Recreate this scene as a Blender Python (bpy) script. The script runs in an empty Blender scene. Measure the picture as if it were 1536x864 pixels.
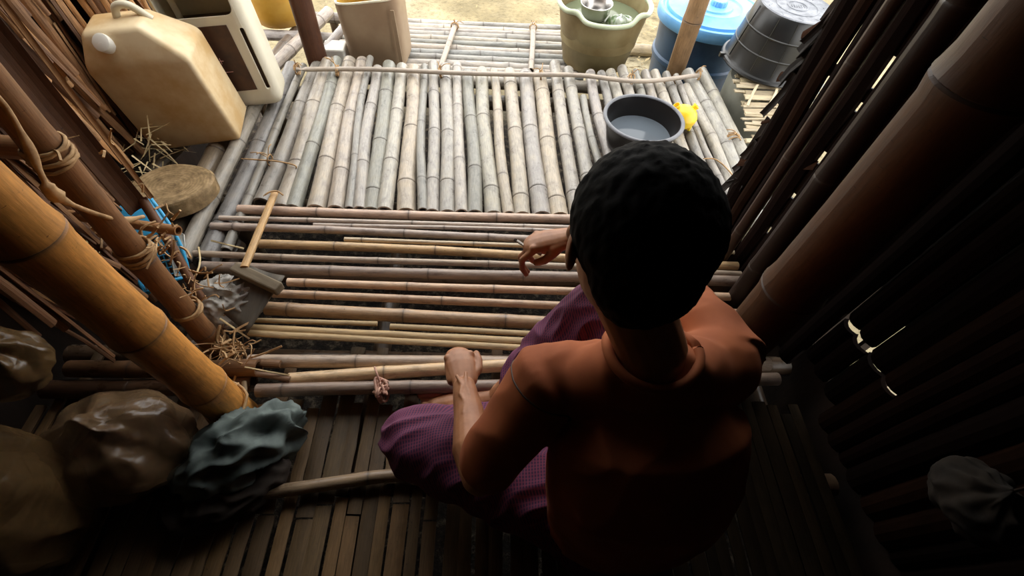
import bpy, bmesh, math, random
from mathutils import Vector, Matrix, noise
PI = math.pi
V = Vector
rnd = random.Random(7)

# ------------------------------------------------------------------ camera
F = 700.0; H = 1.2
dn = V(((725-768)/F, -(935-432)/F, -1)).normalized()
Zc = -dn
Xc = V((1, -.0232, -.0447)); Xc = (Xc - Xc.dot(Zc)*Zc).normalized()
Yc = Zc.cross(Xc)
R = Matrix((Xc, Yc, Zc))            # camera axes -> world
cam = bpy.data.cameras.new('camera'); cam.sensor_width = 36; cam.lens = F*36/1536
cam.clip_start = .02; cam.clip_end = 100
co = bpy.data.objects.new('camera', cam); bpy.context.scene.collection.objects.link(co)
co.matrix_world = Matrix.Translation((0, 0, H)) @ R.to_4x4()
sc = bpy.context.scene; sc.camera = co

# ------------------------------------------------------------------ sky, sun, exposure
world = bpy.data.worlds.new('overcast_sky'); sc.world = world; world.use_nodes = True
wn = world.node_tree; bgn = wn.nodes['Background']
bgn.inputs[0].default_value = (1.0, .985, .955, 1); bgn.inputs[1].default_value = 3.85
sun = bpy.data.lights.new('sun', 'SUN'); sun.energy = 5.5; sun.angle = math.radians(1.2); sun.color = (1, .95, .84)
so = bpy.data.objects.new('sun', sun); sc.collection.objects.link(so)
so.rotation_euler = V((-.12, -.85, 1.0)).to_track_quat('Z', 'Y').to_euler()
vs = sc.view_settings
sc.display_settings.display_device = 'sRGB'
vs.view_transform = 'Standard'; vs.look = 'None'; vs.gamma = 1; vs.exposure = 0.0; vs.use_curve_mapping = False
sc.cycles.max_bounces = 8; sc.cycles.diffuse_bounces = 4
sc.cycles.use_denoising = True

# ------------------------------------------------------------------ measuring helpers (photo frame -> places on real planes)
def ray(px, py): return R @ V(((px-768)/F, -(py-432)/F, -1))
def at(px, py, z=0.0):
    r = ray(px, py); return V((0, 0, H)) + r*((z-H)/r.z)
def atx(px, py, x):
    r = ray(px, py); return V((0, 0, H)) + r*(x/r.x)
def aty(px, py, y):
    r = ray(px, py); return V((0, 0, H)) + r*(y/r.y)

# ------------------------------------------------------------------ object helpers
def link(o): sc.collection.objects.link(o); return o
def tag(o, label=None, cat=None, group=None, kind=None):
    if label: o['label'] = label
    if cat: o['category'] = cat
    if group: o['group'] = group
    if kind: o['kind'] = kind
    return o
def empty(name, loc=(0, 0, 0), label=None, cat=None, group=None, kind=None):
    o = bpy.data.objects.new(name, None); link(o); o.location = loc; o.empty_display_size = .05
    return tag(o, label, cat, group, kind)
def adopt(o, p):
    if p is not None:
        o.parent = p
        o.matrix_parent_inverse = Matrix.Translation(-V(p.location))
def mk(name, verts, faces, m, parent=None, smooth=True, uvs=None, attrs=None, origin=None):
    """one mesh object from world-space vertices"""
    org = V(origin) if origin is not None else V((0, 0, 0))
    me = bpy.data.meshes.new(name)
    me.from_pydata([tuple(V(v)-org) for v in verts], [], faces)
    if smooth: me.polygons.foreach_set('use_smooth', [True]*len(me.polygons))
    if uvs:
        uvl = me.uv_layers.new(name='UVMap')
        i = 0
        for p in me.polygons:
            for li in p.loop_indices:
                uvl.data[li].uv = uvs[me.loops[li].vertex_index] if not callable(uvs) else uvs(p, me.loops[li].vertex_index)
    for k, vals in (attrs or {}).items():
        a = me.attributes.new(k, 'FLOAT', 'POINT'); a.data.foreach_set('value', vals)
    if m: me.materials.append(m)
    o = bpy.data.objects.new(name, me); link(o); o.location = org
    adopt(o, parent)
    return o
def from_bm(name, bm, m, parent=None, smooth=False, loc=(0, 0, 0), rot=None, autosmooth=None):
    me = bpy.data.meshes.new(name); bm.to_mesh(me); bm.free()
    if smooth: me.polygons.foreach_set('use_smooth', [True]*len(me.polygons))
    if autosmooth is not None:
        me.polygons.foreach_set('use_smooth', [True]*len(me.polygons))
        me.set_sharp_from_angle(angle=math.radians(autosmooth))
    if m: me.materials.append(m)
    o = bpy.data.objects.new(name, me); link(o); o.location = loc
    if rot is not None: o.rotation_euler = rot
    adopt(o, parent)
    return o

# ------------------------------------------------------------------ materials
def lin(r, g, b):
    f = lambda c: (c/255/12.92) if c/255 <= .04045 else ((c/255+.055)/1.055)**2.4
    return (f(r), f(g), f(b), 1)
def newmat(name):
    m = bpy.data.materials.new(name); m.use_nodes = True
    nt = m.node_tree; b = nt.nodes['Principled BSDF']
    return m, nt, b
def N(nt, t, **kw):
    n = nt.nodes.new(t)
    for k, v in kw.items():
        if k in n.inputs: n.inputs[k].default_value = v
        else: setattr(n, k, v)
    return n
def mathn(nt, op, a, b=None):
    n = nt.nodes.new('ShaderNodeMath'); n.operation = op
    for i, x in enumerate((a, b)):
        if x is None: continue
        if hasattr(x, 'links'): nt.links.new(x, n.inputs[i])
        else: n.inputs[i].default_value = x
    return n.outputs[0]
def mixc(nt, fac, a, b, mode='MIX'):
    n = nt.nodes.new('ShaderNodeMix'); n.data_type = 'RGBA'; n.blend_type = mode
    for i, x in ((0, fac), (6, a), (7, b)):
        if hasattr(x, 'links'): nt.links.new(x, n.inputs[i])
        else: n.inputs[i].default_value = x
    return n.outputs[2]
def ramp(nt, src, stops):
    n = nt.nodes.new('ShaderNodeValToRGB'); e = n.color_ramp.elements
    while len(e) < len(stops): e.new(.5)
    for i, (p, c) in enumerate(stops):
        e[i].position = p; e[i].color = c if len(c) == 4 else (*c, 1)
    nt.links.new(src, n.inputs[0]); return n.outputs[0]
def mapped(nt, kind, scale, rand=True):
    tc = nt.nodes.new('ShaderNodeTexCoord'); mp = nt.nodes.new('ShaderNodeMapping')
    nt.links.new(tc.outputs[kind], mp.inputs[0]); mp.inputs['Scale'].default_value = scale
    if rand:
        oi = nt.nodes.new('ShaderNodeObjectInfo'); mu = nt.nodes.new('ShaderNodeVectorMath'); mu.operation = 'SCALE'
        cb = nt.nodes.new('ShaderNodeCombineXYZ')
        for i in range(3): nt.links.new(oi.outputs['Random'], cb.inputs[i])
        nt.links.new(cb.outputs[0], mu.inputs[0]); mu.inputs['Scale'].default_value = 37
        nt.links.new(mu.outputs[0], mp.inputs['Location'])
    return mp.outputs[0]
def noisen(nt, vec, scale, detail=4, rough=.55):
    n = nt.nodes.new('ShaderNodeTexNoise'); n.inputs['Scale'].default_value = scale
    n.inputs['Detail'].default_value = detail; n.inputs['Roughness'].default_value = rough
    nt.links.new(vec, n.inputs['Vector']); return n.outputs['Fac']
def bump(nt, b, h, strength=.3, dist=.002):
    n = nt.nodes.new('ShaderNodeBump'); n.inputs['Strength'].default_value = strength; n.inputs['Distance'].default_value = dist
    nt.links.new(h, n.inputs['Height']); nt.links.new(n.outputs[0], b.inputs['Normal'])

def bamboo_mat(name, rough=(.3, .55), fixed=None, stain=.5):
    m, nt, b = newmat(name)
    uv = mapped(nt, 'UV', (1, 1, 1))
    st = mapped(nt, 'UV', (9, 1.2, 1))
    streak = noisen(nt, st, 6, 5, .6)
    blotch = noisen(nt, uv, 5, 4, .6)
    spots = noisen(nt, mapped(nt, 'UV', (3, 12, 1)), 5, 3, .7)
    if fixed: base = nt.nodes.new('ShaderNodeRGB').outputs[0]; base.default_value = fixed
    else: base = nt.nodes.new('ShaderNodeObjectInfo').outputs['Color']
    c = mixc(nt, 1.0, base, ramp(nt, streak, [(.3, (.72, .70, .68)), (.7, (1.16, 1.14, 1.1))]), 'MULTIPLY')
    c = mixc(nt, stain, c, ramp(nt, blotch, [(.36, (.50, .50, .52)), (.52, (1, 1, 1)), (.7, (1.22, 1.15, 1.02))]), 'MULTIPLY')
    c = mixc(nt, 1.0, c, ramp(nt, spots, [(.27, (.35, .32, .3)), (.34, (1, 1, 1))]), 'MULTIPLY')
    at_ = nt.nodes.new('ShaderNodeAttribute'); at_.attribute_name = 'nd'
    c = mixc(nt, mathn(nt, 'MULTIPLY', at_.outputs['Fac'], .8), c, (.07, .055, .045, 1))
    nt.links.new(c, b.inputs['Base Color'])
    rr = nt.nodes.new('ShaderNodeMapRange'); nt.links.new(blotch, rr.inputs[0])
    rr.inputs['From Min'].default_value = .3; rr.inputs['From Max'].default_value = .7
    rr.inputs['To Min'].default_value = rough[0]; rr.inputs['To Max'].default_value = rough[1]
    nt.links.new(rr.outputs[0], b.inputs['Roughness'])
    bump(nt, b, streak, .35, .0015)
    return m
M = {}
M['pole'] = bamboo_mat('weathered_bamboo', (.24, .45))
M['post'] = bamboo_mat('polished_bamboo', (.42, .6), stain=.35); M['post'].node_tree.nodes['Principled BSDF'].inputs['Specular IOR Level'].default_value = .35
def noisy(name, c1, c2, scale=8, rough=.6, bstr=.3, bdist=.002, kind='Object', sc3=(1, 1, 1), lo=.35, hi=.65, **kw):
    m, nt, b = newmat(name)
    n = noisen(nt, mapped(nt, kind, sc3), scale, 5, .6)
    nt.links.new(ramp(nt, n, [(lo, c1), (hi, c2)]), b.inputs['Base Color'])
    b.inputs['Roughness'].default_value = rough
    for k, v in kw.items(): b.inputs[k.replace('_', ' ')].default_value = v
    if bstr: bump(nt, b, n, bstr, bdist)
    return m
M['slat'] = bamboo_mat('floor_slat_bamboo', (.5, .7), stain=.4)
M['shade_side'] = bamboo_mat('shaded_split', (.85, .95), stain=.5); M['shade_side'].node_tree.nodes['Principled BSDF'].inputs['Specular IOR Level'].default_value = .05  # matte bamboo for right-side pieces whose colours hold the shade
M['leaf'] = bamboo_mat('dry_leaf_strip', (.6, .8), stain=.5)
M['twine'] = noisy('bast_twine', lin(150, 115, 75), lin(200, 165, 120), 30, .8)
M['straw'] = noisy('dry_straw', lin(190, 165, 120), lin(215, 195, 150), 30, .8)
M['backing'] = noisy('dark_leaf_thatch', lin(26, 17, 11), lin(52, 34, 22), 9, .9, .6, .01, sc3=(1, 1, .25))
M['darkwood'] = noisy('sooty_wood', lin(45, 28, 18), lin(85, 55, 36), 10, .6, .4, sc3=(1, 1, .2))
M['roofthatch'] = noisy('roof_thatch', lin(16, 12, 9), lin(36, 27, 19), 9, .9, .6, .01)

# ------------------------------------------------------------------ shape helpers
def frame(d):
    d = V(d).normalized(); u = V((0, 0, 1)) if abs(d.z) < .9 else V((0, 1, 0))
    x = d.cross(u).normalized(); y = x.cross(d).normalized(); return x, y, d
def bamboo(name, a, b, r, col, parent=None, step=.33, seg=12, bend=.004, m='pole', hollow=True, r2=None, off=None, swell=1.0, squash=1.0):
    a = V(a); b = V(b); L = (b-a).length; x, y, d = frame(b-a); r2 = r2 or r
    off = rnd.uniform(.05, step*.9) if off is None else off
    st = []                                   # (s, radius factor, node value)
    st.append((0, 1, 0))
    s = off
    while s < L-.02:
        for ds, f, n in ((-.03, .985, 0), (-.009, 1.035*swell, .1), (-.003, 1.05*swell, .35), (.0005, .985, 1), (.004, 1.06*swell, .3), (.011, 1.03*swell, .08), (.035, .985, 0)):
            if st[-1][0] < s+ds < L: st.append((s+ds, f, n))
        st2 = s + step*.5
        if st2 < L-.01: st.append((st2, .965, 0))
        s += step*rnd.uniform(.85, 1.15)
    st.append((L, 1, 0))
    ph = rnd.uniform(0, 6.28); bx = rnd.uniform(-1, 1)*bend; by = rnd.uniform(-1, 1)*bend
    verts = []; uvs = []; nd = []; faces = []
    def ringat(s, rr, n):
        t = s/L; c = a + d*s + x*(bx*math.sin(t*PI*2+ph)) + y*(by*math.sin(t*PI*1.5+ph)*.5)
        for k in range(seg+1):
            an = 2*PI*k/seg
            verts.append(c + x*(math.cos(an)*rr) + y*(math.sin(an)*rr*squash)); uvs.append((k/seg, s/.3)); nd.append(n)
    for s, f, n in st: ringat(s, (r+(r2-r)*s/L)*f, n)
    nr = len(st)
    if hollow:
        pre = len(verts)
        for s, rr in ((L, r2*.74), (L-.03, r2*.7)): ringat(s, rr, .3 if s == L else 1); nr += 1
        ringat(L-.03, .0001, 1); nr += 1
    else:
        ringat(L, .0001, .2); nr += 1
    for i in range(nr-1):
        for k in range(seg):
            q = i*(seg+1)+k; faces.append((q, q+1, q+seg+2, q+seg+1))
    # start cap
    base = len(verts)
    if hollow:
        for s, rr in ((0, r*.74), (.03, r*.7), (.03, .0001)): ringat(s, rr, .3 if s == 0 else 1)
        prev = 0; chain = [0, base, base+seg+1, base+2*(seg+1)]
    else:
        ringat(0, .0001, .2); chain = [0, base]
    for u, v in zip(chain[:-1], chain[1:]):
        for k in range(seg): faces.append((u+k+1, u+k, v+k, v+k+1))
    o = mk(name, verts, faces, M[m], parent, True, uvs, {'nd': nd}, origin=a)
    o.data.set_sharp_from_angle(angle=math.radians(50))
    o.color = col
    return o
def tube(pts, rad, seg=8, caps=True):
    """round tube, returns verts, faces; rad float or list (rx) ; pts list of Vectors"""
    pts = [V(p) for p in pts]; n = len(pts)
    rad = rad if isinstance(rad, (list, tuple)) else [rad]*n
    verts = []; faces = []
    prevx = None
    for i in range(n):
        d = (pts[min(i+1, n-1)]-pts[max(i-1, 0)]).normalized()
        if prevx is None: x, y, _ = frame(d)
        else:
            x = (prevx - prevx.dot(d)*d)
            x = x.normalized() if x.length > 1e-5 else frame(d)[0]
            y = d.cross(x)
        prevx = x
        for k in range(seg):
            an = 2*PI*k/seg; verts.append(pts[i]+x*math.cos(an)*rad[i]+y*math.sin(an)*rad[i])
    for i in range(n-1):
        for k in range(seg):
            k2 = (k+1) % seg; faces.append((i*seg+k, i*seg+k2, (i+1)*seg+k2, (i+1)*seg+k))
    if caps: faces.append(tuple(range(seg-1, -1, -1))); faces.append(tuple((n-1)*seg+k for k in range(seg)))
    return verts, faces
def join(*vf):
    V_, F_ = [], []
    for v, f in vf:
        o = len(V_); V_ += list(v); F_ += [tuple(i+o for i in q) for q in f]
    return V_, F_
def spline(pts, n=8):
    pts = [V(p) for p in pts]; out = []
    P = [pts[0]*2-pts[1]] + pts + [pts[-1]*2-pts[-2]]
    for i in range(1, len(P)-2):
        for j in range(n):
            t = j/n; a, b, c, d = P[i-1], P[i], P[i+1], P[i+2]
            out.append(.5*((2*b)+(c-a)*t+(2*a-5*b+4*c-d)*t*t+(3*b-a-3*c+d)*t**3))
    out.append(pts[-1]); return out
def lathe(prof, seg=48, fn=None, closed=False):
    """prof: list of (r,z); fn(theta, r, z, i) -> (x,y,z)"""
    verts = []; faces = []
    for i, (r, z) in enumerate(prof):
        for k in range(seg):
            t = 2*PI*k/seg
            verts.append(V(fn(t, r, z, i)) if fn else V((r*math.cos(t), r*math.sin(t), z)))
    for i in range(len(prof)-1):
        for k in range(seg):
            k2 = (k+1) % seg; faces.append((i*seg+k, i*seg+k2, (i+1)*seg+k2, (i+1)*seg+k))
    return verts, faces
def put(vf, loc, rot=None):
    v, f = vf; mt = Matrix.Translation(loc) @ (rot.to_4x4() if rot is not None else Matrix.Identity(4))
    return [mt @ V(p) for p in v], f
def slat(name, a, b, w, th, col, parent, m='slat', arch=.15, seg=6, tilt=0, wob=.002):
    a = V(a); b = V(b); L = (b-a).length; x, y, d = frame(b-a)
    if tilt: q = Matrix.Rotation(tilt, 3, d); x = q@x; y = q@y
    verts = []; uvs = []; nd = []; faces = []; cr = 5; ns = max(2, seg)
    node = rnd.uniform(.1, .9)
    for i in range(ns+1):
        t = i/ns; c = a.lerp(b, t) + x*rnd.uniform(-wob, wob)
        for side in (1, -1):
            for k in range(cr):
                u = k/(cr-1)*2-1
                if side == -1: u = -u
                zz = -arch*w*u*u*.5 + (th*.5 if side == 1 else -th*.5)
                ww = w*.5*(1 if side == 1 else .94)
                verts.append(c + x*(u*ww) + y*zz); uvs.append((.5+u*.16, t*L/.3)); nd.append(1 if False else 0)
    for i in range(ns):
        for k in range(2*cr):
            k2 = (k+1) % (2*cr); q = i*2*cr
            faces.append((q+k2, q+k, q+2*cr+k, q+2*cr+k2))
    faces.append(tuple(range(2*cr))); faces.append(tuple(ns*2*cr+k for k in range(2*cr-1, -1, -1)))
    o = mk(name, verts, faces, M[m], parent, False, uvs, {'nd': nd}, origin=a); o.color = col
    return o
def rbox(size, bev, seg=4):
    bm = bmesh.new(); bmesh.ops.create_cube(bm, size=1)
    bmesh.ops.scale(bm, vec=size, verts=bm.verts)
    if bev: bmesh.ops.bevel(bm, geom=list(bm.edges), offset=bev, segments=seg, affect='EDGES', profile=.5)
    return bm
def bake(o, mods):
    """evaluate modifiers into a fresh mesh"""
    for kind, kw in mods:
        md = o.modifiers.new(kind, kind)
        for k, v in kw.items(): setattr(md, k, v)
    dg = bpy.context.evaluated_depsgraph_get(); dg.update()
    me = bpy.data.meshes.new_from_object(o.evaluated_get(dg))
    o.modifiers.clear(); old = o.data; o.data = me; bpy.data.meshes.remove(old)
    return o
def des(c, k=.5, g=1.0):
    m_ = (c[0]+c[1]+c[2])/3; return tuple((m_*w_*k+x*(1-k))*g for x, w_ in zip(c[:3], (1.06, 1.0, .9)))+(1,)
def vary(c, a=.1):
    k = 1+rnd.uniform(-a, a); return (c[0]*k, c[1]*k*(1+rnd.uniform(-.02, .02)), c[2]*k*(1+rnd.uniform(-.04, .04)), 1)

# ================================================================== SETTING
GZ = -.5
m, nt, b = newmat('sandy_ground')
nv = mapped(nt, 'Object', (1, 1, 1), False)
n1 = noisen(nt, nv, 1.4, 6, .6); n2 = noisen(nt, nv, 28, 4, .7); n3 = noisen(nt, nv, 110, 2, .6)
c = ramp(nt, n1, [(.35, lin(128, 116, 86)), (.5, lin(150, 138, 108)), (.65, lin(166, 156, 130))])
c = mixc(nt, .8, c, ramp(nt, n2, [(.35, (.62, .6, .56)), (.5, (1, 1, 1)), (.66, (1.12, 1.1, 1.05))]), 'MULTIPLY')
sy = nt.nodes.new('ShaderNodeSeparateXYZ'); nt.links.new(nv, sy.inputs[0])      # shade painted into the soil under the hut and deck
shade_edge = nt.nodes.new('ShaderNodeMapRange'); nt.links.new(mathn(nt, 'ADD', sy.outputs[1], mathn(nt, 'MULTIPLY', n1, .6)), shade_edge.inputs[0])
shade_edge.inputs['From Min'].default_value = 2.75; shade_edge.inputs['From Max'].default_value = 3.05
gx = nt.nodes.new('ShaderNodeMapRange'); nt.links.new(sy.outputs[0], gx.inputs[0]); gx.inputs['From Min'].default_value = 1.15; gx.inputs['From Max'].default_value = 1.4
lit_mask = mathn(nt, 'MAXIMUM', shade_edge.outputs[0], gx.outputs[0])
shaded_soil = mixc(nt, 1.0, ramp(nt, n2, [(.4, lin(30, 24, 18)), (.52, lin(58, 48, 38)), (.68, lin(128, 116, 98))]), (1, 1, 1, 1), 'MULTIPLY')
c = mixc(nt, lit_mask, shaded_soil, c)
nt.links.new(c, b.inputs['Base Color']); b.inputs['Roughness'].default_value = .95
bump(nt, b, mathn(nt, 'ADD', n2, n3), .6, .01)
gv = []; gf = []
gn = 90
for j in range(gn+1):
    for i in range(gn+1):
        x = (i/gn*2-1); y = (j/gn*2-1); x = 14*x*abs(x)**.6; y = 2+14*y*abs(y)**.6
        gv.append((x, y, GZ + .02*noise.noise(V((x*1.5, y*1.5, 0))) + .008*noise.noise(V((x*7, y*7, 3)))))
for j in range(gn):
    for i in range(gn): q = j*(gn+1)+i; gf.append((q, q+1, q+gn+2, q+gn+1))
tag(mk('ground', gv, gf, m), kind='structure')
# fallen leaves on the sand
lv = []; lf = []
for k in range(900):
    x = rnd.uniform(-2, 3.2); y = rnd.uniform(2.3, 5.5)
    if rnd.random() < .5: x = rnd.uniform(.7, 2.0); y = rnd.uniform(2.8, 4.0)
    s = rnd.uniform(.012, .035); an = rnd.uniform(0, 6.3); dx = V((math.cos(an), math.sin(an), rnd.uniform(-.2, .2)))*s; dy = V((-math.sin(an), math.cos(an), rnd.uniform(-.3, .3)))*s*.35
    c = V((x, y, GZ+.022+.02*noise.noise(V((x*1.5, y*1.5, 0))))); i = len(lv)
    lv += [c-dx, c+dy, c+dx, c-dy+V((0, 0, .004))]; lf.append((i, i+1, i+2, i+3))
M['litter'] = noisy('leaf_litter', lin(90, 72, 44), lin(180, 162, 120), 3, .8, 0)
tag(mk('leaf_litter', lv, lf, M['litter'], smooth=False), 'dry leaves scattered on the sand beyond the bamboo deck', 'leaves', kind='stuff')

# ---- hut shell: roof, back wall, side walls
def panel(name, verts, faces, mat, parent=None, kind=None):
    o = mk(name, verts, faces, mat, parent, False)
    if kind: tag(o, kind=kind)
    return o
def boxv(x0, x1, y0, y1, z0, z1):
    v = [(x, y, z) for z in (z0, z1) for y in (y0, y1) for x in (x0, x1)]
    f = [(0, 2, 3, 1), (4, 5, 7, 6), (0, 1, 5, 4), (2, 6, 7, 3), (0, 4, 6, 2), (1, 3, 7, 5)]
    return v, f
def slabtilt(x0, x1, y0, y1, z0, z1, th=.08):
    v = [(x0, y0, z0), (x1, y0, z0), (x1, y1, z1), (x0, y1, z1)]; v += [(a_, b_, c_+th) for a_, b_, c_ in v]
    return v, [(0, 3, 2, 1), (4, 5, 6, 7), (0, 1, 5, 4), (1, 2, 6, 5), (2, 3, 7, 6), (3, 0, 4, 7)]
# ceiling = underside of the thatched roof, ragged eave over the door
def roofz(y): return 2.45-(y+2.6)*.2436
v, f = slabtilt(-2.2, 2.2, -2.6, 1.35, 2.45, roofz(1.35))
ev = []; ef = []
for k in range(150):
    x = -2.2+4.4*k/150; i = len(ev); l = rnd.uniform(.08, .3); w = rnd.uniform(.03, .06)
    ev += [(x, 1.32, 1.50), (x+w, 1.32, 1.50), (x+w*.7+rnd.uniform(-.03, .03), 1.35+l, 1.48-l*.5)]; ef.append((i, i+1, i+2))
v, f = join((v, f), (ev, ef))
panel('ceiling', v, f, M['roofthatch'], kind='structure')
v, f = boxv(-1.6, 1.5, -2.3, -2.22, GZ, roofz(-2.22)-.02); panel('wall_back', v, f, M['backing'], kind='structure')

# added out-of-view tree, its crown over the roof only dapples the sand
tree = empty('added_shade_tree', (-2.7, -1.0, GZ), 'unseen leafy tree added beside the hut to dapple the sand with shade', 'tree')
v, f = tube(spline([(-2.7, -1.0, GZ), (-2.6, -.9, 1.2), (-2.3, -.7, 2.5), (-1.4, -.5, 3.4), (.2, -.3, 3.8)], 6), [.13-.004*k for k in range(25)], 12)
mk('trunk', v, f, M['darkwood'], tree)
lv = []; lf = []
for k in range(760):
    c = V((rnd.uniform(-2.6, 2.6), rnd.uniform(-.9, .9), rnd.uniform(3.2, 3.9))); an = rnd.uniform(0, 6.3); s_ = rnd.uniform(.08, .17)
    dx = V((math.cos(an), math.sin(an), rnd.uniform(-.3, .3)))*s_; dy = V((-math.sin(an), math.cos(an), rnd.uniform(-.4, .4)))*s_*.45; i = len(lv)
    lv += [c-dx, c+dy, c+dx, c-dy]; lf.append((i, i+1, i+2, i+3))
o = mk('foliage', lv, lf, noisy('green_leaves', lin(60, 84, 34), lin(96, 120, 52), 3, .6, 0), tree, False); tag(o, kind='stuff')

# left wall: dark backing with hanging leaf strips in front
wl = empty('wall_left', (-1.3, .5, 0), kind='structure')
def wallpr(x0, x1, y0, y1, zb):
    v = [(x, y, z) for x in (x0, x1) for (y, z) in ((y0, zb), (y1, zb), (y1, roofz(y1)), (y0, roofz(y0)))]
    return v, [(0, 3, 2, 1), (4, 5, 6, 7), (0, 1, 5, 4), (1, 2, 6, 5), (2, 3, 7, 6), (3, 0, 4, 7)]
v, f = join(wallpr(-1.36, -1.33, -2.3, 1.33, GZ), boxv(-1.46, -1.43, 1.30, 2.35, GZ, 1.2), boxv(-1.45, -1.33, 1.30, 1.33, GZ, 1.2)); mk('leaf_backing', v, f, M['backing'], wl, False)
cols_leaf = [lin(176, 130, 84), lin(150, 108, 70), lin(196, 152, 104), lin(120, 84, 54), lin(160, 122, 84), lin(96, 66, 44)]
strips = []
for k in range(250):
    y = rnd.uniform(.72, 2.0); zt = rnd.uniform(.25, 1.0); L = rnd.uniform(.25, .62)
    lay = rnd.random(); x = -1.315+lay*.075-(.1 if y > 1.33 else 0)
    a_ = V((x-.02, y, zt)); b_ = V((x+rnd.uniform(0, .03), y+rnd.uniform(-.06, .06), max(zt-L, -.02)))
    o = slat('leaf_strip', a_, b_, rnd.uniform(.012, .035), .002, vary(rnd.choice(cols_leaf), .2), wl, 'leaf', arch=.5, seg=4, tilt=rnd.uniform(.9, 2.2), wob=.004)
# lower edge: frayed strips
fv = []; ff = []
for k in range(160):
    c = V((rnd.uniform(-1.31, -1.2), rnd.uniform(.8, 1.6), rnd.uniform(-.02, .12)))
    d = V((rnd.uniform(-.2, 1), rnd.uniform(-1, 1), rnd.uniform(-1, .4))).normalized()*rnd.uniform(.03, .1); s = frame(d)[0]*.003
    i = len(fv); fv += [c-s, c+s, c+d+s*.5, c+d-s*.5]; ff.append((i, i+1, i+2, i+3))
tag(mk('frayed_fibre', fv, ff, M['straw'], wl, False), kind='stuff')

# right wall: dark uneven upright splits with slits of daylight
wr = empty('wall_right', (.95, .5, 0), kind='structure')
def wallx(y): return .85 + (1.15-y)*.14
dark = [lin(32, 18, 11), lin(24, 13, 9), lin(40, 24, 15), lin(20, 12, 9)]  # near-black tones stand in for the shade on the right wall
y = 1.25; k = 0
while y > -.4:
    w = rnd.uniform(.045, .075)
    x = wallx(y); gap = (.013 if k in (3,) else -.004)
    bot = -.05 if .42 < y < .66 else GZ+.02
    z0 = rnd.uniform(.015, .03) if .5 < y < .66 else -.06
    if y > .9: z0 = -.35
    tilt = rnd.uniform(-.012, .012)
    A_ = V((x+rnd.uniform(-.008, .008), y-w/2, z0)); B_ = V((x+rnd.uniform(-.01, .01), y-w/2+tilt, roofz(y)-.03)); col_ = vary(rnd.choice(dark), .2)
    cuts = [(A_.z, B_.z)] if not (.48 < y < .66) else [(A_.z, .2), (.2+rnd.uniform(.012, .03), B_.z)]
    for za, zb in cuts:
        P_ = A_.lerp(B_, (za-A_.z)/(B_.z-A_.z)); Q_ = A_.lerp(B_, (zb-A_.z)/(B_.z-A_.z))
        slat('wall_split', P_, Q_, w, .012, col_, wr, 'shade_side', arch=.5, seg=8 if zb > .4 else 3, tilt=PI/2, wob=.006 if y > .85 else .001)
    y -= w+gap; k += 1
# outer backing leaves
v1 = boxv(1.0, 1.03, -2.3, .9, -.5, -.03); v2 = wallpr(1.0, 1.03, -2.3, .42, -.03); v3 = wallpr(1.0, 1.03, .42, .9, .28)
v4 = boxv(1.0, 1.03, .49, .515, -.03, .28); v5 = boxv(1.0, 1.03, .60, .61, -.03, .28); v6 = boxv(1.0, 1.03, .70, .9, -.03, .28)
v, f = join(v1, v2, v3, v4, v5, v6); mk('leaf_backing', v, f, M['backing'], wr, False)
# loose pieces half closing the daylight slit
for (z0, z1) in ((-.4, .12), (.15, .27), (.29, .40), (.44, .56), (.585, .62), (.70, 1.4)):
    slat('wall_split', (.885, 1.035, z0), (.885, 1.04, z1), .05, .006, vary(dark[2], .2), wr, 'leaf', arch=.3, seg=3, tilt=PI/2)
# ragged leaf ends sticking out at the door edge
for (px, py, qx, qy, w) in ((1262, 18, 1203, 52, .022), (1225, 108, 1168, 114, .03), (1195, 172, 1142, 184, .010), (1165, 246, 1108, 243, .026)):
    A_ = atx(qx, qy, .84); B_ = atx(px, py, .86); slat('leaf_tip', A_, B_+(B_-A_)*.8, w, .003, lin(50, 30, 19), wr, 'shade_side', seg=3, tilt=1.1)
for k in range(34):
    z = rnd.uniform(-.1, 1.0); yy = rnd.uniform(1.22, 1.29)
    slat('leaf_strip', (.86+rnd.uniform(-.02, .02), yy-.02, z), (.86+rnd.uniform(-.03, .02), yy+rnd.uniform(-.01, .035), z-rnd.uniform(.08, .2)), rnd.uniform(.02, .05), .002, vary(rnd.choice(dark), .2), wr, 'leaf', arch=.5, seg=3, tilt=rnd.uniform(.8, 1.9), wob=.008)

# ---- inner floor: cross poles over slats
fl = empty('floor', (0, .6, 0), kind='structure')
TAN = lin(186, 150, 116); GRY = lin(158, 146, 140); BRN = lin(142, 112, 92); YEL = lin(196, 150, 96); DRK = lin(118, 98, 86); LGT = lin(196, 172, 142)
cross = [  # left px,py  right px,py  thickness px  colour
 (355, 310, 840, 324, 14, lin(186, 152, 130)), (328, 325, 840, 338, 7, lin(176, 158, 148)), (470, 334, 840, 346, 6, lin(170, 156, 150)), (315, 337, 840, 355, 12, lin(160, 140, 128)),
 (516, 357, 840, 368, 7, lin(190, 164, 130)), (388, 361, 840, 382, 14, lin(186, 144, 88)), (282, 377, 850, 398, 10, lin(162, 138, 122)),
 (300, 396, 860, 411, 17, lin(140, 118, 104)), (430, 420, 860, 434, 13, lin(190, 152, 110)), (408, 437, 840, 455, 13, lin(176, 138, 100)),
 (396, 458, 830, 479, 21, lin(172, 132, 88)),
 (368, 535, 790, 537, 20, lin(168, 142, 122)), (430, 567, 790, 541, 20, lin(200, 160, 108)), (382, 583, 780, 574, 20, lin(130, 106, 92))]
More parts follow.
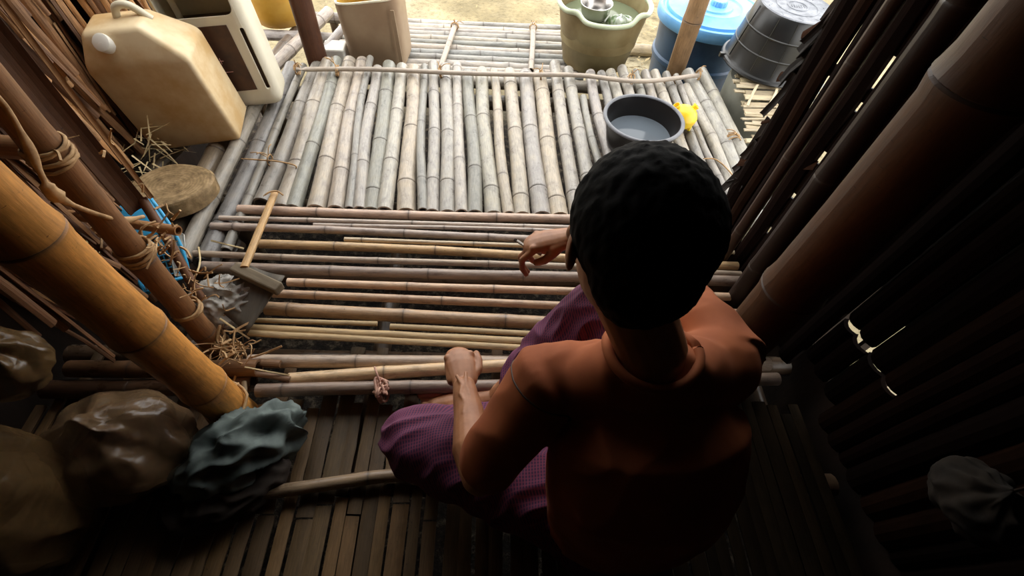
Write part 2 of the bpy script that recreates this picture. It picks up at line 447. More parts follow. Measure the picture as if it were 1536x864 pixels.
for (x0, y0, x1, y1, th, c) in cross:
    A = at(x0, y0, 0); B = at(x1, y1, 0); r = th*.5*A.lerp(B, .5).length/F*1.05
    depth = (V((0, 0, H))-A.lerp(B, .5)).length; r = th*.5*depth/F*.98
    d = (B-A).normalized(); B2 = A + d*((.84-A.x)/d.x)
    A = at(x0, y0, -.002); 
    A.z = B2.z = -r
    if y0 == 535: A.z = B2.z = -.03
    bamboo('bamboo_pole', A, B2, r, vary(des(c, .4, 1.42), .05), fl, step=rnd.uniform(.28, .4), bend=.006, seg=14)
# bundle of half-split pieces between two poles
for (x0, y0, x1, y1, w) in ((382, 480, 566, 485, .013), (376, 491, 800, 511, .02), (372, 499, 805, 522, .018), (585, 489, 815, 501, .016)):
    slat('split_bamboo', at(x0, y0, -.004), at(x1, y1, -.004), w, .008, vary(lin(184, 158, 118), .06), fl, arch=.4, seg=8, wob=.001)
slat('split_bamboo', at(320, 553, .0), at(435, 568, .0), .014, .008, lin(120, 90, 66), fl, arch=.4, seg=3)
slat('split_bamboo', at(330, 542, .0), at(420, 545, .0), .02, .008, lin(120, 88, 60), fl, arch=.4, seg=3)
slat('split_bamboo', at(366, 572, .0), at(366, 600, .0), .012, .006, lin(150, 130, 100), fl, arch=.4, seg=3)
# gnarled loose ends lower left of the cross poles
bamboo('bamboo_pole', (-1.15, .575, -.03), at(388, 553, -.0), .024, lin(120, 88, 62), fl, seg=12)
bamboo('bamboo_pole', (-1.2, .52, -.05), at(380, 575, -.03), .026, lin(96, 70, 52), fl, seg=12)
# slats running lengthwise
x = -1.22
sl_c = [lin(120, 94, 64), lin(106, 84, 58), lin(138, 108, 72), lin(90, 72, 50), lin(112, 90, 62)]
gaps = {}
while x < .9:
    w = rnd.uniform(.026, .042)
    g = rnd.uniform(.001, .005)
    if rnd.random() < .16: g = rnd.uniform(.012, .02)
    y1 = .67 + rnd.uniform(-.03, .02) if rnd.random() < .4 else .50+rnd.uniform(-.02, .03)
    y0 = -2.1
    split = rnd.uniform(.2, .3)
    c = vary(rnd.choice(sl_c), .12)
    if x < -.12 and x > -.75:
        slat('bamboo_slat', (x+w/2+rnd.uniform(-.004, .004), split, -.075), (x+w/2+rnd.uniform(-.008, .008), y1, -.075), w, .007, c, fl, seg=8, tilt=rnd.uniform(-.08, .08))
        slat('bamboo_slat', (x+w/2, y0, -.078), (x+w/2+rnd.uniform(-.004, .004), split-.004, -.078), w, .007, vary(rnd.choice(sl_c), .12), fl, seg=8, tilt=rnd.uniform(-.08, .08))
    else:
        slat('bamboo_slat', (x+w/2, y0, -.076), (x+w/2+rnd.uniform(-.006, .006), y1, -.076), w, .007, (c if x < .3 else des(c, .2, .12)), fl, 'slat' if x < .3 else 'shade_side', seg=10, tilt=rnd.uniform(-.06, .06))  # right-hand slats get a darkened colour in place of shade
    x += w+g
# joists under everything
for y in (-.6, -.1, .30, .66, .98):
    bamboo('joist', (-1.25, y, -.115), (.95, y, -.115), .03, lin(104, 84, 66), fl)
for x in (-.95, -.35, .3, .85):
    bamboo('joist', (x, -.8, -.175), (x, 1.16, -.175), .03, lin(90, 74, 60), fl)

# ================================================================== FRONT DECK
deck = empty('bamboo_deck', (0, 1.65, 0), 'weathered grey bamboo pole deck with poles running outward from the doorway', 'deck')
G1 = lin(170, 166, 164); G2 = lin(182, 176, 164); G3 = lin(150, 152, 152); G4 = lin(146, 154, 140); T1 = lin(196, 178, 152); T2 = lin(186, 166, 150)
deckp = [ (425, 340, 304, 22, lin(128,130,128)), (443, 369, 291, 10, lin(140,138,130)), (463, 388, 296, 19, lin(150,144,134)), (482, 421, 299, 23, lin(176,164,140)),
 (496, 439, 300, 17, G4), (515, 470, 304, 20, T1), (535, 499, 304, 18, T2), (548, 520, 304, 10, G3), (561, 535, 304, 15, G1), (580, 556, 304, 19, G4),
 (600, 576, 304, 17, G2), (619, 609, 304, 21, T1), (634, 631, 304, 11, G3), (650, 649, 304, 15, G1), (669, 672, 304, 18, G1), (685, 691, 304, 14, G2),
 (703, 713, 304, 17, G3), (722, 737, 304, 19, G2), (741, 761, 304, 13, T2), (766, 783, 304, 19, T1), (789, 811, 304, 21, G1), (810, 838, 304, 21, T1),
 (836, 864, 300, 17, G2), (856, 890, 300, 17, G1), (874, 914, 300, 10, G3), (888, 932, 300, 15, G1), (904, 953, 300, 13, G3), (921, 975, 300, 16, G2), (939, 998, 300, 15, G1), (955, 1018, 300, 12, G3), (971, 1039, 300, 14, G1), (987, 1059, 300, 15, G2),
 (1003, 1080, 300, 12, G3), (1014, 1098, 300, 9, G1), (1027, 1114, 300, 14, G2), (1042, 1135, 300, 19, lin(176,176,176)), (1060, 1160, 300, 19, lin(164,164,160))]
for i, (xt, xb, yb, th, c) in enumerate(deckp):
    A = at(xb, yb, 0); B = at(xt, 112, 0); d = (B-A).normalized()
    A = A + d*((1.205-A.y)/d.y)
    ext = rnd.uniform(.0, .09) + (.06 if 445 < xt < 560 or xt > 830 else .02)
    if i == len(deckp)-3: ext = -.02
    B = B + d*((2.12+ext-B.y)/d.y) if i != 24 else at(875, 140, 0)
    depth = (V((0, 0, H))-B).length
    r = th*.5*2.25/F*1.02
    # radius limited by spacing to the neighbour
    A.z = B.z = -r
    if i in (0, 1, 2): A = at(xb, yb, -.01); d = (B-A).normalized(); A = A - d*(.25 if i < 2 else 0); A.z = B.z = -r-.012
    bamboo('bamboo_pole', A, B, r*1.04, vary(des(c, .6, .88), .08), deck, step=rnd.uniform(.3, .42), bend=.008, seg=14, r2=r*.98)
# darker pole along the far left edge and a thick one under the chopping board
p0 = at(291, 356, -.01); p1 = at(404, 112, -.01); bamboo('bamboo_pole', p0-(p1-p0)*.1, p1, .027, lin(140, 134, 124), deck, seg=14)
p0 = at(262, 350, -.03); p1 = at(345, 190, -.03); bamboo('bamboo_pole', p0-(p1-p0)*.15, p1, .036, lin(132, 118, 100), deck, seg=14)
for (a_, b_) in (((200, 240), (245, 200)), ((225, 262), (330, 160))):
    p0 = at(*a_, -.06); p1 = at(*b_, -.06); bamboo('bamboo_pole', p0, p1, .022, lin(110, 96, 78), deck, seg=12)
# thin lashed batten over the far pole ends
pts = [at(445, 104, .022), at(560, 104, .022), at(700, 110, .022), at(800, 112, .022), at(870, 113, .022), at(960, 122, .022), at(1048, 113, .022)]
sp = spline(pts, 8)
v, f = tube(sp, .0105, 10)
rail = mk('batten', v, f, M['pole'], deck, True, [(i % 10/10, i//10*.1) for i in range(len(v))], {'nd': [0.0]*len(v)}); rail.color = lin(178, 166, 154)
def loops(name, c, ax, rr, n, parent, th=.0025, m='twine', spread=.02, tail=True):
    """a few turns of twine round an axis with loose tails"""
    x, y, d = frame(ax); parts = []
    for k in range(n):
        o = d*rnd.uniform(-spread, spread); tl = V((rnd.uniform(-.3, .3), rnd.uniform(-.3, .3), 0))
        pts = []
        for j in range(17):
            an = 2*PI*j/16; pts.append(V(c)+o+(x*math.cos(an)+y*math.sin(an))*rr*rnd.uniform(.98, 1.06)+d*(math.sin(an)*tl.x*rr))
        parts.append(tube(pts, th, 5, False))
    if tail:
        for k in range(3):
            p = V(c)+(y*rr)+x*rnd.uniform(-.4, .4)*rr; e = p+V((rnd.uniform(-.05, .05), rnd.uniform(-.05, .05), rnd.uniform(-.005, .03)))
            parts.append(tube(spline([p, p.lerp(e, .5)+V((0, 0, .01)), e], 4), th*.8, 5))
    v, f = join(*parts); return mk(name, v, f, M[m], parent)
for px, py in ((445, 104), (505, 106), (660, 109), (812, 113), (947, 119), (1046, 113)):
    loops('twine_tie', at(px, py, .01), (1, .05, 0), .022, 3, deck, spread=.008)
loops('twine_tie', at(1098, 212, -.02), at(1098, 212, 0)-at(1085, 180, 0), .033, 4, deck)
loops('twine_tie', at(405, 240, .0), (1, -.1, 0), .02, 1, deck, spread=.004)
# twine laid across four poles
v, f = tube(spline([at(362, 238, .006), at(390, 240, .004), at(415, 242, .008), at(442, 248, .006), at(444, 256, -.02)], 5), .003, 5); mk('twine_tie', v, f, M['twine'], deck)
v, f = tube(spline([at(1055, 238, .006), at(1075, 240, .006), at(1098, 262, .006), at(1106, 285, .0)], 5), .003, 5); mk('twine_tie', v, f, M['twine'], deck)
# bearers and short legs
for y in (1.3, 2.05):
    bamboo('bearer', (-1.15, y, -.115), (1.1, y, -.115), .035, lin(120, 108, 92), deck)
for x in (-1.05, -.1, 1.0):
    for y in (1.36, 2.0): bamboo('leg', (x, y, GZ), (x, y, -.145), .035, lin(110, 96, 80), deck)
# end cross pole below
bamboo('bearer', (-.86, 2.19, -.1), (1.05, 2.2, -.1), .03, lin(150, 144, 134), deck)

# ================================================================== LOWER WALKWAY
WZ = -.12
wk = empty('bamboo_walkway', (-.2, 2.6, WZ), 'lower walkway of pale grey bamboo laid crosswise beyond the deck, two battens on top', 'walkway')
y = 2.27
while y < 2.86:
    r = rnd.choice((.016, .022, .026, .019)); y += r
    bamboo('bamboo_pole', (-.86+rnd.uniform(-.02, .02), y, WZ-r), (.44+rnd.uniform(-.02, .05), y+rnd.uniform(-.01, .01), WZ-r), r, vary(rnd.choice([lin(176, 170, 164), lin(160, 158, 154), lin(184, 176, 164), lin(146, 148, 146)]), .05), wk, bend=.008, seg=12)
    y += r+rnd.choice((0, .001, .006))
for (a_, b_) in (((684, 34), (660, 104)), ((800, 36), (797, 106))):
    A = at(*a_, WZ+.02); B = at(*b_, WZ+.02)
    bamboo('batten', A, B, .015, lin(176, 164, 150), wk, bend=.003)
    loops('twine_tie', A.lerp(B, .08), B-A, .02, 3, wk, spread=.01)
for x in (-.6, .3):
    for y in (2.35, 2.8): bamboo('leg', (x, y, GZ), (x, y, WZ-.05), .028, lin(130, 116, 96), wk)
bamboo('bearer', (-.6, 2.27, WZ-.08), (-.6, 2.9, WZ-.08), .025, lin(130, 116, 96), wk)
bamboo('bearer', (.3, 2.27, WZ-.08), (.3, 2.9, WZ-.08), .025, lin(130, 116, 96), wk)

# ================================================================== POSTS
def post(name, a, b, r, c, label, m='post', **kw):
    a = V(a); b = V(b)
    e = empty(name, a, label, 'post')
    bamboo('culm', a, b, r, c, e, m=m, **kw)
    return e
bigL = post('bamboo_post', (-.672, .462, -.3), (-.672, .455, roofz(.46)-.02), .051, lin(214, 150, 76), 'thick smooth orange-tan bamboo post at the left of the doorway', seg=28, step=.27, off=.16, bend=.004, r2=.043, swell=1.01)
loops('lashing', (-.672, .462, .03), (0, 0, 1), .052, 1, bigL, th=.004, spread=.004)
bigR = post('bamboo_post', (.625, .56, -.3), (.625, .56, roofz(.6)-.02), .060, lin(74, 44, 19), 'thick dark bamboo post on the right behind the seated man', seg=28, step=.42, off=.3, bend=.004, swell=1.01)  # right-side post colours, here and below, darkened to carry the shade
post('bamboo_post', (.795, .70, -.3), (.80, .70, roofz(.75)-.02), .036, lin(64, 28, 14), 'dark reddish bamboo post at the upper right, just beyond the thick right post', seg=24, step=.4, bend=.004, swell=1.01)
post('bamboo_post', (.80, 1.03, -.3), (.80, 1.0, roofz(1.03)-.02), .018, lin(56, 34, 22), 'thin dark bamboo upright lashed against the right wall near the door edge', seg=14, step=.3)
post('bamboo_post', (.80, .86, -.3), (.79, .86, roofz(.9)-.02), .028, lin(36, 20, 13), 'middling dark bamboo upright between the right wall and the thick right post', seg=16, step=.35)
pB = at(1012, 118, -.1); pB = aty(1010, 114, 2.32)
post('bamboo_post', (pB.x, 2.32, GZ), (pB.x, 2.32, 1.9), .046, lin(150, 120, 88), 'brown bamboo post rising outside between the blue barrel and the deck corner', seg=18, step=.45, off=.2)
pD = aty(480, 98, 2.22)
post('wooden_post', (pD.x, 2.22, GZ), (pD.x, 2.22, 1.9), .048, lin(86, 54, 38), 'dark brown wooden post at the far left corner of the deck', seg=18, step=2.0, bend=.012)
# uprights on the left, partly in front of the leaf wall
p2a = atx(60, 185, -.8); p2b = atx(330, 545, -.8)
pl2 = post('bamboo_post', (-.80, .66, -.12), (-.80, .74, roofz(.78)-.03), .03, lin(138, 98, 64), 'slim brown bamboo upright beside the thick orange post, tied with bast', seg=18, step=.29, off=.15)
pl3 = post('bamboo_post', at(334, 497, -.03), at(212, 298, .26), .013, lin(112, 76, 52), 'thinnest brown upright stick at left, leaning toward the leaf wall', seg=12, step=.25)
# flat dark board
bd = empty('split_bamboo_board', (-.98, .95, .24), 'flat dark split bamboo board standing before the leaf strips on the left', 'board')
slat('board', (-.97, .93, .24), (-.98, .94, 1.55), .055, .012, lin(92, 60, 38), bd, 'leaf', arch=.3, seg=8, tilt=.9)
slat('board_edge', (-.935, .955, .26), (-.95, .975, 1.53), .012, .012, lin(160, 118, 76), bd, 'leaf', arch=.3, seg=8, tilt=.9)
# lashings on the slim uprights
for z, n in ((.62, 5), (.36, 6), (.13, 4), (-.03, 6)):
    loops('lashing', (-.80, .672+z*.035, z), (0, 0, 1), .034, n, pl2, th=.0035, spread=.02)
# horizontal rails of the left wall ending at the uprights
def thing_pole(a, b, r, c, label, **kw):
    e = empty('bamboo_rail', a, label, 'rail'); bamboo('culm', a, b, r, c, e, **kw); return e
A = at(85, 182, .57)
thing_pole((-1.28, .80, .555), (-.855, .775, .555), .024, lin(156, 116, 80), 'short horizontal bamboo rail with its cut end showing at upper left', hollow=False)
e = thing_pole((-1.28, .87, .30), (-.78, .80, .30), .013, lin(170, 124, 80), 'thin horizontal bamboo rail tied across the slim upright at left')
# gnarled branch/twisted root hanging between posts
pts = [atx(-40, 130, -.76), atx(0, 150, -.76), atx(35, 205, -.75), atx(62, 262, -.74), atx(80, 290, -.74), atx(120, 312, -.75), atx(180, 330, -.79), atx(215, 325, -.8)]
sp = spline(pts, 6); rr = [.0045+.0035*max(0, math.sin(i*.55))+(.006 if 20 < i < 26 else 0) for i in range(len(sp))]
v, f = tube(sp, rr, 8); o = mk('twisted_branch', v, f, M['twine'])
tag(o, 'thin twisted branch with swollen joints between the left posts', 'branch')
# splinters and torn bast round the left uprights
sv = []
for k in range(90):
    z = rnd.choice((.62, .4, .36, .3, .13, -.03, -.03, .2)) + rnd.uniform(-.06, .06)
    c = V((-.80+rnd.uniform(-.06, .07), .70+rnd.uniform(-.02, .10), z)); d = V((rnd.uniform(-1, 1), rnd.uniform(-1, 1), rnd.uniform(-1.2, .6))).normalized()*rnd.uniform(.02, .07)
    sv.append(tube(spline([c, c+d*.5+V((rnd.uniform(-.01, .01),)*3), c+d], 3), [rnd.uniform(.001, .0035)]*7, 4))
v, f = join(*sv); o = mk('torn_bast', v, f, M['twine'], pl2, False); tag(o, kind='stuff')
sv = []
for k in range(60):
    c = V((-.72+rnd.uniform(-.06, .06), .60+rnd.uniform(-.05, .06), rnd.uniform(-.03, .06))); d = V((rnd.uniform(-1, 1), rnd.uniform(-1, 1), rnd.uniform(-.5, .5))).normalized()*rnd.uniform(.03, .09)
    sv.append(tube(spline([c, c+d*.5+V((rnd.uniform(-.01, .01),)*3), c+d], 3), [rnd.uniform(.001, .004)]*7, 4))
v, f = join(*sv); o = mk('torn_bast', v, f, M['twine'], pl2, False); tag(o, kind='stuff')
# leaf strips behind the left uprights (inner wall stub)
for k in range(60):
    y = rnd.uniform(.55, .98); x = -.93-(y-.55)*.3+rnd.uniform(-.03, .03)-.04; zt = rnd.uniform(.3, .9)
    slat('leaf_strip', (x-.03, y, zt), (x+.02, y+rnd.uniform(-.08, .08), max(-.06, zt-rnd.uniform(.25, .6))), rnd.uniform(.012, .03), .002, vary(rnd.choice([lin(110, 74, 46), lin(84, 54, 34), lin(130, 92, 58)]), .2), wl, 'leaf', arch=.5, seg=4, tilt=rnd.uniform(.5, 1.6), wob=.004)

# rope knot on last cross pole
kn = at(572, 583, .0)
v, f = join(*[tube(spline([kn+V((rnd.uniform(-.02, .02), rnd.uniform(-.03, .03), rnd.uniform(0, .012))) for _ in range(5)], 5), .004, 6) for k in range(6)])
M['pinktwine'] = noisy('faded_pink_cord', lin(176, 128, 110), lin(205, 165, 145), 40, .8)
o = mk('knotted_cord', v, f, M['pinktwine']); tag(o, 'pinkish cord knotted round the last cross pole before the slats', 'cord')
loops('cord_turns', kn-V((0, 0, .02)), (1, 0, 0), .027, 3, None, th=.004, m='pinktwine', spread=.012).parent = o

# grey pole lying on the slats
A = at(396, 738, -.05); B = at(612, 712, -.05); e = empty('bamboo_rod', A, 'grey bamboo rod lying across the floor slats near the left knee', 'rod')
bamboo('culm', A, B+(B-A)*.3, .0165, lin(150, 128, 104), e, step=.3, off=.25)

# pale cord hanging over the cross poles at left, loose straws
v, f = tube(spline([at(298, 371, .004), at(300, 392, .014), at(294, 412, .02), at(286, 420, .01)], 6), .003, 6)
tag(mk('cord_piece', v, f, M['straw']), 'short pale cord curling over two cross poles beside the blue basket', 'cord')
v, f = tube([at(317, 361, .006), at(365, 373, .012)], .0035, 5)
tag(mk('straw_stalk', v, f, M['straw']), 'loose straw stalk lying on the cross poles near the blue basket', 'straw')
v, f = tube([at(330, 478, .05), at(374, 508, .02)], .003, 5)
tag(mk('straw_stalk', v, f, M['straw']), 'pale loose straw lying beneath the scoop blade, by the slim uprights', 'straw')
v, f = tube([at(367, 551, .03), at(434, 563, .0)], .003, 5)
tag(mk('straw_stalk', v, f, M['straw']), 'long pale straw pointing along the cut pole end beside the orange post', 'straw')

# ================================================================== PLASTIC CONTAINERS, TUBS
def plastic(name, c1, c2, rough=.4, sss=0, **kw):
    return noisy(name, c1, c2, kw.pop('scale', 4), rough, .05, .001, lo=kw.pop('lo', .4), hi=kw.pop('hi', .6), **kw)
M['jerry'] = plastic('stained_cream_plastic', lin(205, 170, 118), lin(228, 208, 170), .42, scale=5)
M['cream'] = plastic('cream_plastic', lin(214, 206, 182), lin(226, 220, 200), .4)
M['white'] = plastic('white_plastic', lin(225, 222, 212), lin(238, 236, 228), .45)
M['darkin'] = plastic('dark_brown_inside', lin(60, 44, 30), lin(92, 70, 46), .6)  # dark brown fill inside the cut jerrycan
M['beige'] = plastic('dull_beige_plastic', lin(140, 116, 92), lin(160, 138, 112), .45)
M['ochre'] = plastic('ochre_stained_inside', lin(176, 140, 62), lin(206, 170, 84), .5)
M['yellowcan'] = plastic('ochre_yellow_plastic', lin(186, 138, 48), lin(208, 164, 74), .35)

# tilted jerrycan against the leaf wall
def hull(pts, bev, seg=4):
    bm = bmesh.new()
    for p in pts: bm.verts.new(p)
    r = bmesh.ops.convex_hull(bm, input=bm.verts)
    bmesh.ops.delete(bm, geom=[g for g in r['geom_interior'] if isinstance(g, bmesh.types.BMVert)], context='VERTS')
    bmesh.ops.dissolve_limit(bm, angle_limit=.03, verts=bm.verts, edges=bm.edges)
    bmesh.ops.bevel(bm, geom=list(bm.edges), offset=bev, segments=seg, affect='EDGES', profile=.5)
    return bm
w, dp, h = .162, .10, .43
pts = [(sx*w, sy*dp, 0) for sx in (-1, 1) for sy in (-1, 1)] + [(sx*w, sy*dp, h*.78) for sx in (-1, 1) for sy in (-1, 1)] + [(-w*.72, -dp*.6, h), (-w*.72, dp*.6, h), (w*.35, -dp*.6, h*1.0), (w*.35, dp*.6, h*1.0)]
bm = hull(pts, .015)
jl = at(305, 195, 0); jl = V((-1.155, 1.60, .005))
jrot = (math.radians(3), math.radians(-5), math.radians(9))
jc = empty('jerrycan', jl, 'cream stained jerrycan with white cap, leaning on the leaf wall at upper left', 'jerrycan')
def child_local(o, p):
    if o.type == 'MESH' and len(o.data.polygons): o.data.set_sharp_from_angle(angle=math.radians(38))
    o.parent = p; return o
child_local(from_bm('body', bm, M['jerry'], None, autosmooth=40), jc)
v, f = lathe([(0, .035), (.02, .035), (.027, .032), (.028, 0), (.033, -.004), (.033, -.012)], 24, fn=lambda t, r, z, i: ((r+(.0012 if int(t*24/PI) % 2 else 0))*math.cos(t), r*math.sin(t), z))
o = mk('cap', v, f, M['white']); o.location = (-.058, -.062, h*.90); o.rotation_euler = (math.radians(45), math.radians(-10), 0); child_local(o, jc)
v, f = tube(spline([(-.03, .02, h-.01), (-.01, .02, h+.028), (.03, .02, h+.028), (.07, .02, h-.02)], 6), .012, 10)
child_local(mk('handle', v, f, M['cream']), jc)
jc.rotation_euler = jrot

# upright cream jerrycan with its shoulder cut away
kb = empty('cut_jerrycan', (-1.045, 1.83, .0), 'cream jerrycan with a large cut opening near its top and a dark label', 'jerrycan')
bw, bd_, bh = .30, .17, .56
ob = from_bm('body', rbox((bw, bd_, bh), .04, 5), M['cream'])
def cutter(size, loc, bev=0):
    o = from_bm('cutter', rbox(size, bev, 4) if bev else rbox(size, 0), None, loc=loc); return o
c1 = cutter((bw-.012, bd_-.012, bh-.02), (0, 0, .0), .035)
c2 = cutter((.245, .16, .16), (-.005, -bd_/2, .165), .03)
c3 = cutter((.018, .02, .24), (.118, -bd_/2, -.08), .008)
c4 = cutter((.1, .008, .1), (-.02, -bd_/2-.1, -.075))
dg = None
bake(ob, [('BOOLEAN', dict(operation='DIFFERENCE', object=c1, solver='EXACT')), ('BOOLEAN', dict(operation='DIFFERENCE', object=c2, solver='EXACT')), ('BOOLEAN', dict(operation='DIFFERENCE', object=c3, solver='EXACT'))])
for c in (c1, c2, c3, c4): bpy.data.objects.remove(c)
ob.data.set_sharp_from_angle(angle=math.radians(40)); child_local(ob, kb); ob.location = (0, 0, bh/2)
M['label'] = noisy('dark_maroon_label', lin(52, 30, 24), lin(80, 50, 32), 12, .5, 0)
o = from_bm('label', rbox((.19, .003, .25), 0), M['label'], loc=(-.02, -bd_/2-.0012, .21)); child_local(o, kb)
M['marking'] = plastic('pale_pink_print', lin(170, 120, 110), lin(190, 140, 130), .6)
v, f = join(boxv(.005, .025, -.001, .001, -.001, .001), boxv(.014, .016, -.001, .001, -.011, .011), boxv(-.06, .0, -.001, .001, -.001, .001), boxv(-.06, -.02, -.001, .001, .018, .02), boxv(-.05, .04, -.001, .001, -.045, -.043))
o = mk('label_print', v, f, M['marking'], None, False); o.location = (0, -.0025, .0); child_local(o, bpy.data.objects['label'])
v, f = lathe([(bw*.45, 0), (bw*.45, .01)], 4)
o = from_bm('base_inside', rbox((bw-.03, bd_-.03, .30), .02, 3), M['darkin'], loc=(0, 0, .17)); child_local(o, kb)
v, f = tube([(-.1, .0, .32), (-.1, .0, .52)], .012, 8); child_local(mk('inner_rib', v, f, M['cream']), kb)
kb.rotation_euler = (0, math.radians(-3), math.radians(10))

# yellow can behind
yc = empty('yellow_can', (-1.20, 2.75, -.1), 'ochre yellow plastic can at the top edge beyond the cut jerrycan', 'can')
v, f = lathe([(0, 0), (.12, 0), (.14, .02), (.145, .06), (.145, .3), (.13, .34), (.05, .38), (.04, .42), (0, .42)], 32)
o = mk('body', v, f, M['yellowcan']); child_local(o, yc)
v, f = lathe([(.048, .40), (.048, .44), (0, .445)], 20); child_local(mk('cap', v, f, M['yellowcan']), yc)
# things under the can: plank support and rubble
sp_ = empty('bamboo_stand', (-1.2, 2.5, -.1), 'rough bamboo stand of a few poles under the yellow can', 'stand')
for (a_, b_, r, c) in (((-1.5, 2.62, -.13), (-.86, 2.62, -.13), .028, lin(176, 170, 168)), ((-1.5, 2.85, -.13), (-.9, 2.85, -.13), .028, lin(150, 144, 140)), ((-1.08, 2.2, -.07), (-.93, 2.75, -.05), .03, lin(176, 166, 158)), ((-.86, 2.35, -.05), (-.72, 2.9, -.02), .022, lin(170, 166, 166)), ((-1.2, 2.1, -.14), (-1.12, 2.7, -.14), .03, lin(120, 108, 98))):
    bamboo('pole', a_, b_, r, c, sp_, seg=12)
for (x, y) in ((-1.45, 2.62), (-1.0, 2.62), (-1.45, 2.85), (-.95, 2.85), (-1.18, 2.15)): bamboo('leg', (x, y, GZ), (x, y, -.15), .025, lin(120, 104, 86), sp_, seg=10)
# small pale block beside the beige can
tag(from_bm('foam_block', rbox((.11, .1, .09), .008, 2), M['white'], loc=(-.815, 2.36, -.075)), 'small pale block between the dark post and the beige cut can', 'block')

# beige square can with open top
def superell(t, n=5):
    c, s = math.cos(t), math.sin(t); k = (abs(c)**n+abs(s)**n)**(-1/n); return c*k, s*k
bc = empty('open_can', (-.60, 2.435, WZ), 'beige square plastic can with its top cut off, ochre inside, behind the deck batten', 'container')
prof = [(.0, .0), (.13, .0), (.143, .012), (.146, .06), (.15, .31), (.146, .315), (.141, .31)]
fn = lambda t, r, z, i: (superell(t)[0]*r, superell(t)[1]*r*.86, z + (.02*math.cos(t)*(1 if z > .25 else 0)))
v, f = lathe(prof, 64, fn); child_local(mk('body', v, f, M['beige']), bc)
v, f = lathe([(.1405, .312), (.139, .06), (.13, .02), (0, .02)], 64, fn); child_local(mk('inside', v, f, M['ochre']), bc)
v, f = lathe([(.141, .314), (.144, .3195), (.149, .3195), (.1515, .314), (.149, .309), (.144, .309), (.141, .314)], 64, fn); child_local(mk('cut_rim', v, f, M['cream']), bc)
v, f = join(boxv(.125, .142, -.134, -.128, .03, .29)); child_local(mk('ridge', v, f, M['beige'], None, False), bc)
bc.rotation_euler = (0, math.radians(-2), math.radians(-4))

# green-beige water tub
M['tub'] = plastic('faded_olive_plastic', lin(116, 98, 62), lin(148, 136, 98), .5, scale=3)
M['tubrim'] = plastic('pale_green_rim', lin(172, 182, 152), lin(190, 198, 172), .45)
tb = empty('water_tub', (.53, 2.50, WZ), 'faded olive green water tub with wavy rim, full of water, beyond the deck', 'tub')
def tubfn(t, r, z, i):
    k = max(0, min(1, (z-.2)/.07)); d = abs(((t+PI/2+PI) % (2*PI))-PI)     # angle from the front (-y)
    lift = .022*(1-math.exp(-((d-.0)/.75)**6)) ; back = abs(((t-PI/2+PI) % (2*PI))-PI); lift = lift*(1-math.exp(-((back)/.75)**6)) 
    bmp = .016*(math.exp(-((d-.78)/.16)**2)+math.exp(-((back-.78)/.16)**2))
    rr = r*(1+.06*k*(1-math.exp(-((d)/.8)**6))) - .008*k*math.exp(-((d-.72)/.12)**2)
    return (rr*math.cos(t), rr*math.sin(t), z+k*(lift+bmp))
prof = [(0, 0), (.16, 0), (.172, .008), (.18, .06), (.184, .065), (.195, .14), (.199, .145), (.212, .23), (.213, .27)]
v, f = lathe(prof, 96, tubfn); child_local(mk('body', v, f, M['tub']), tb)
v, f = lathe([(.209, .27), (.205, .2), (.198, .12)], 96, tubfn); child_local(mk('inside', v, f, M['tub']), tb)
v, f = lathe([(.21, .27)]+[(.2175+.012*math.cos(a), .272+.011*math.sin(a)) for a in [PI-k*PI/6 for k in range(13)]], 96, tubfn); child_local(mk('rim', v, f, M['tubrim']), tb)
m, nt, b = newmat('murky_water'); b.inputs['Base Color'].default_value = lin(104, 112, 88); b.inputs['Roughness'].default_value = .04; b.inputs['IOR'].default_value = 1.33
bump(nt, b, noisen(nt, mapped(nt, 'Object', (1, 1, 1)), 14, 2), .08, .004); M['water'] = m
v, f = lathe([(.0001, .225), (.1, .225), (.2055, .225)], 48); child_local(mk('water', v, f, M['water']), tb)
m, nt, b = newmat('brushed_steel'); b.inputs['Metallic'].default_value = 1; b.inputs['Roughness'].default_value = .28; b.inputs['Base Color'].default_value = (.62, .6, .58, 1); M['steel'] = m
bowl = empty('steel_bowl', (.485, 2.47, .095), 'round stainless steel bowl floating in the green water tub', 'bowl')
pr = [(0, 0), (.03, .0), (.055, .015), (.07, .045), (.076, .085), (.079, .087), (.078, .09), (.074, .086), (.067, .047), (.05, .017), (.028, .006), (0, .006)]
v, f = lathe(pr, 48); child_local(mk('shell', v, f, M['steel']), bowl)
v, f = lathe([(.0785+.0022*math.cos(a), .088+.0022*math.sin(a)) for a in [k*PI/4 for k in range(9)]], 48); child_local(mk('rim', v, f, M['steel']), bowl)
bowl.rotation_euler = (math.radians(3), 0, 0)
m, nt, b = newmat('wet_clear_plastic'); n_ = noisen(nt, mapped(nt, 'Object', (3, 1, 1)), 18, 3)
nt.links.new(ramp(nt, n_, [(.4, lin(110, 140, 90)), (.55, lin(196, 205, 190))]), b.inputs['Base Color']); b.inputs['Roughness'].default_value = .12; b.inputs['Transmission Weight'].default_value = .25; bump(nt, b, n_, .6, .006); M['wetbag'] = m
v, f = lathe([(.0001, .035), (.03, .032), (.052, .02), (.062, 0), (.05, -.012), (.0001, -.015)], 28, lambda t, r, z, i: (r*math.cos(t)*1.15*(1+.1*math.sin(3*t)), r*math.sin(t)*.7, z*(1+.2*math.sin(5*t))))
v, f = put((v, f), V((.612, 2.425, .108))); tag(mk('floating_bag', v, f, M['wetbag']), 'small clear plastic bag with greens floating in the tub', 'bag')

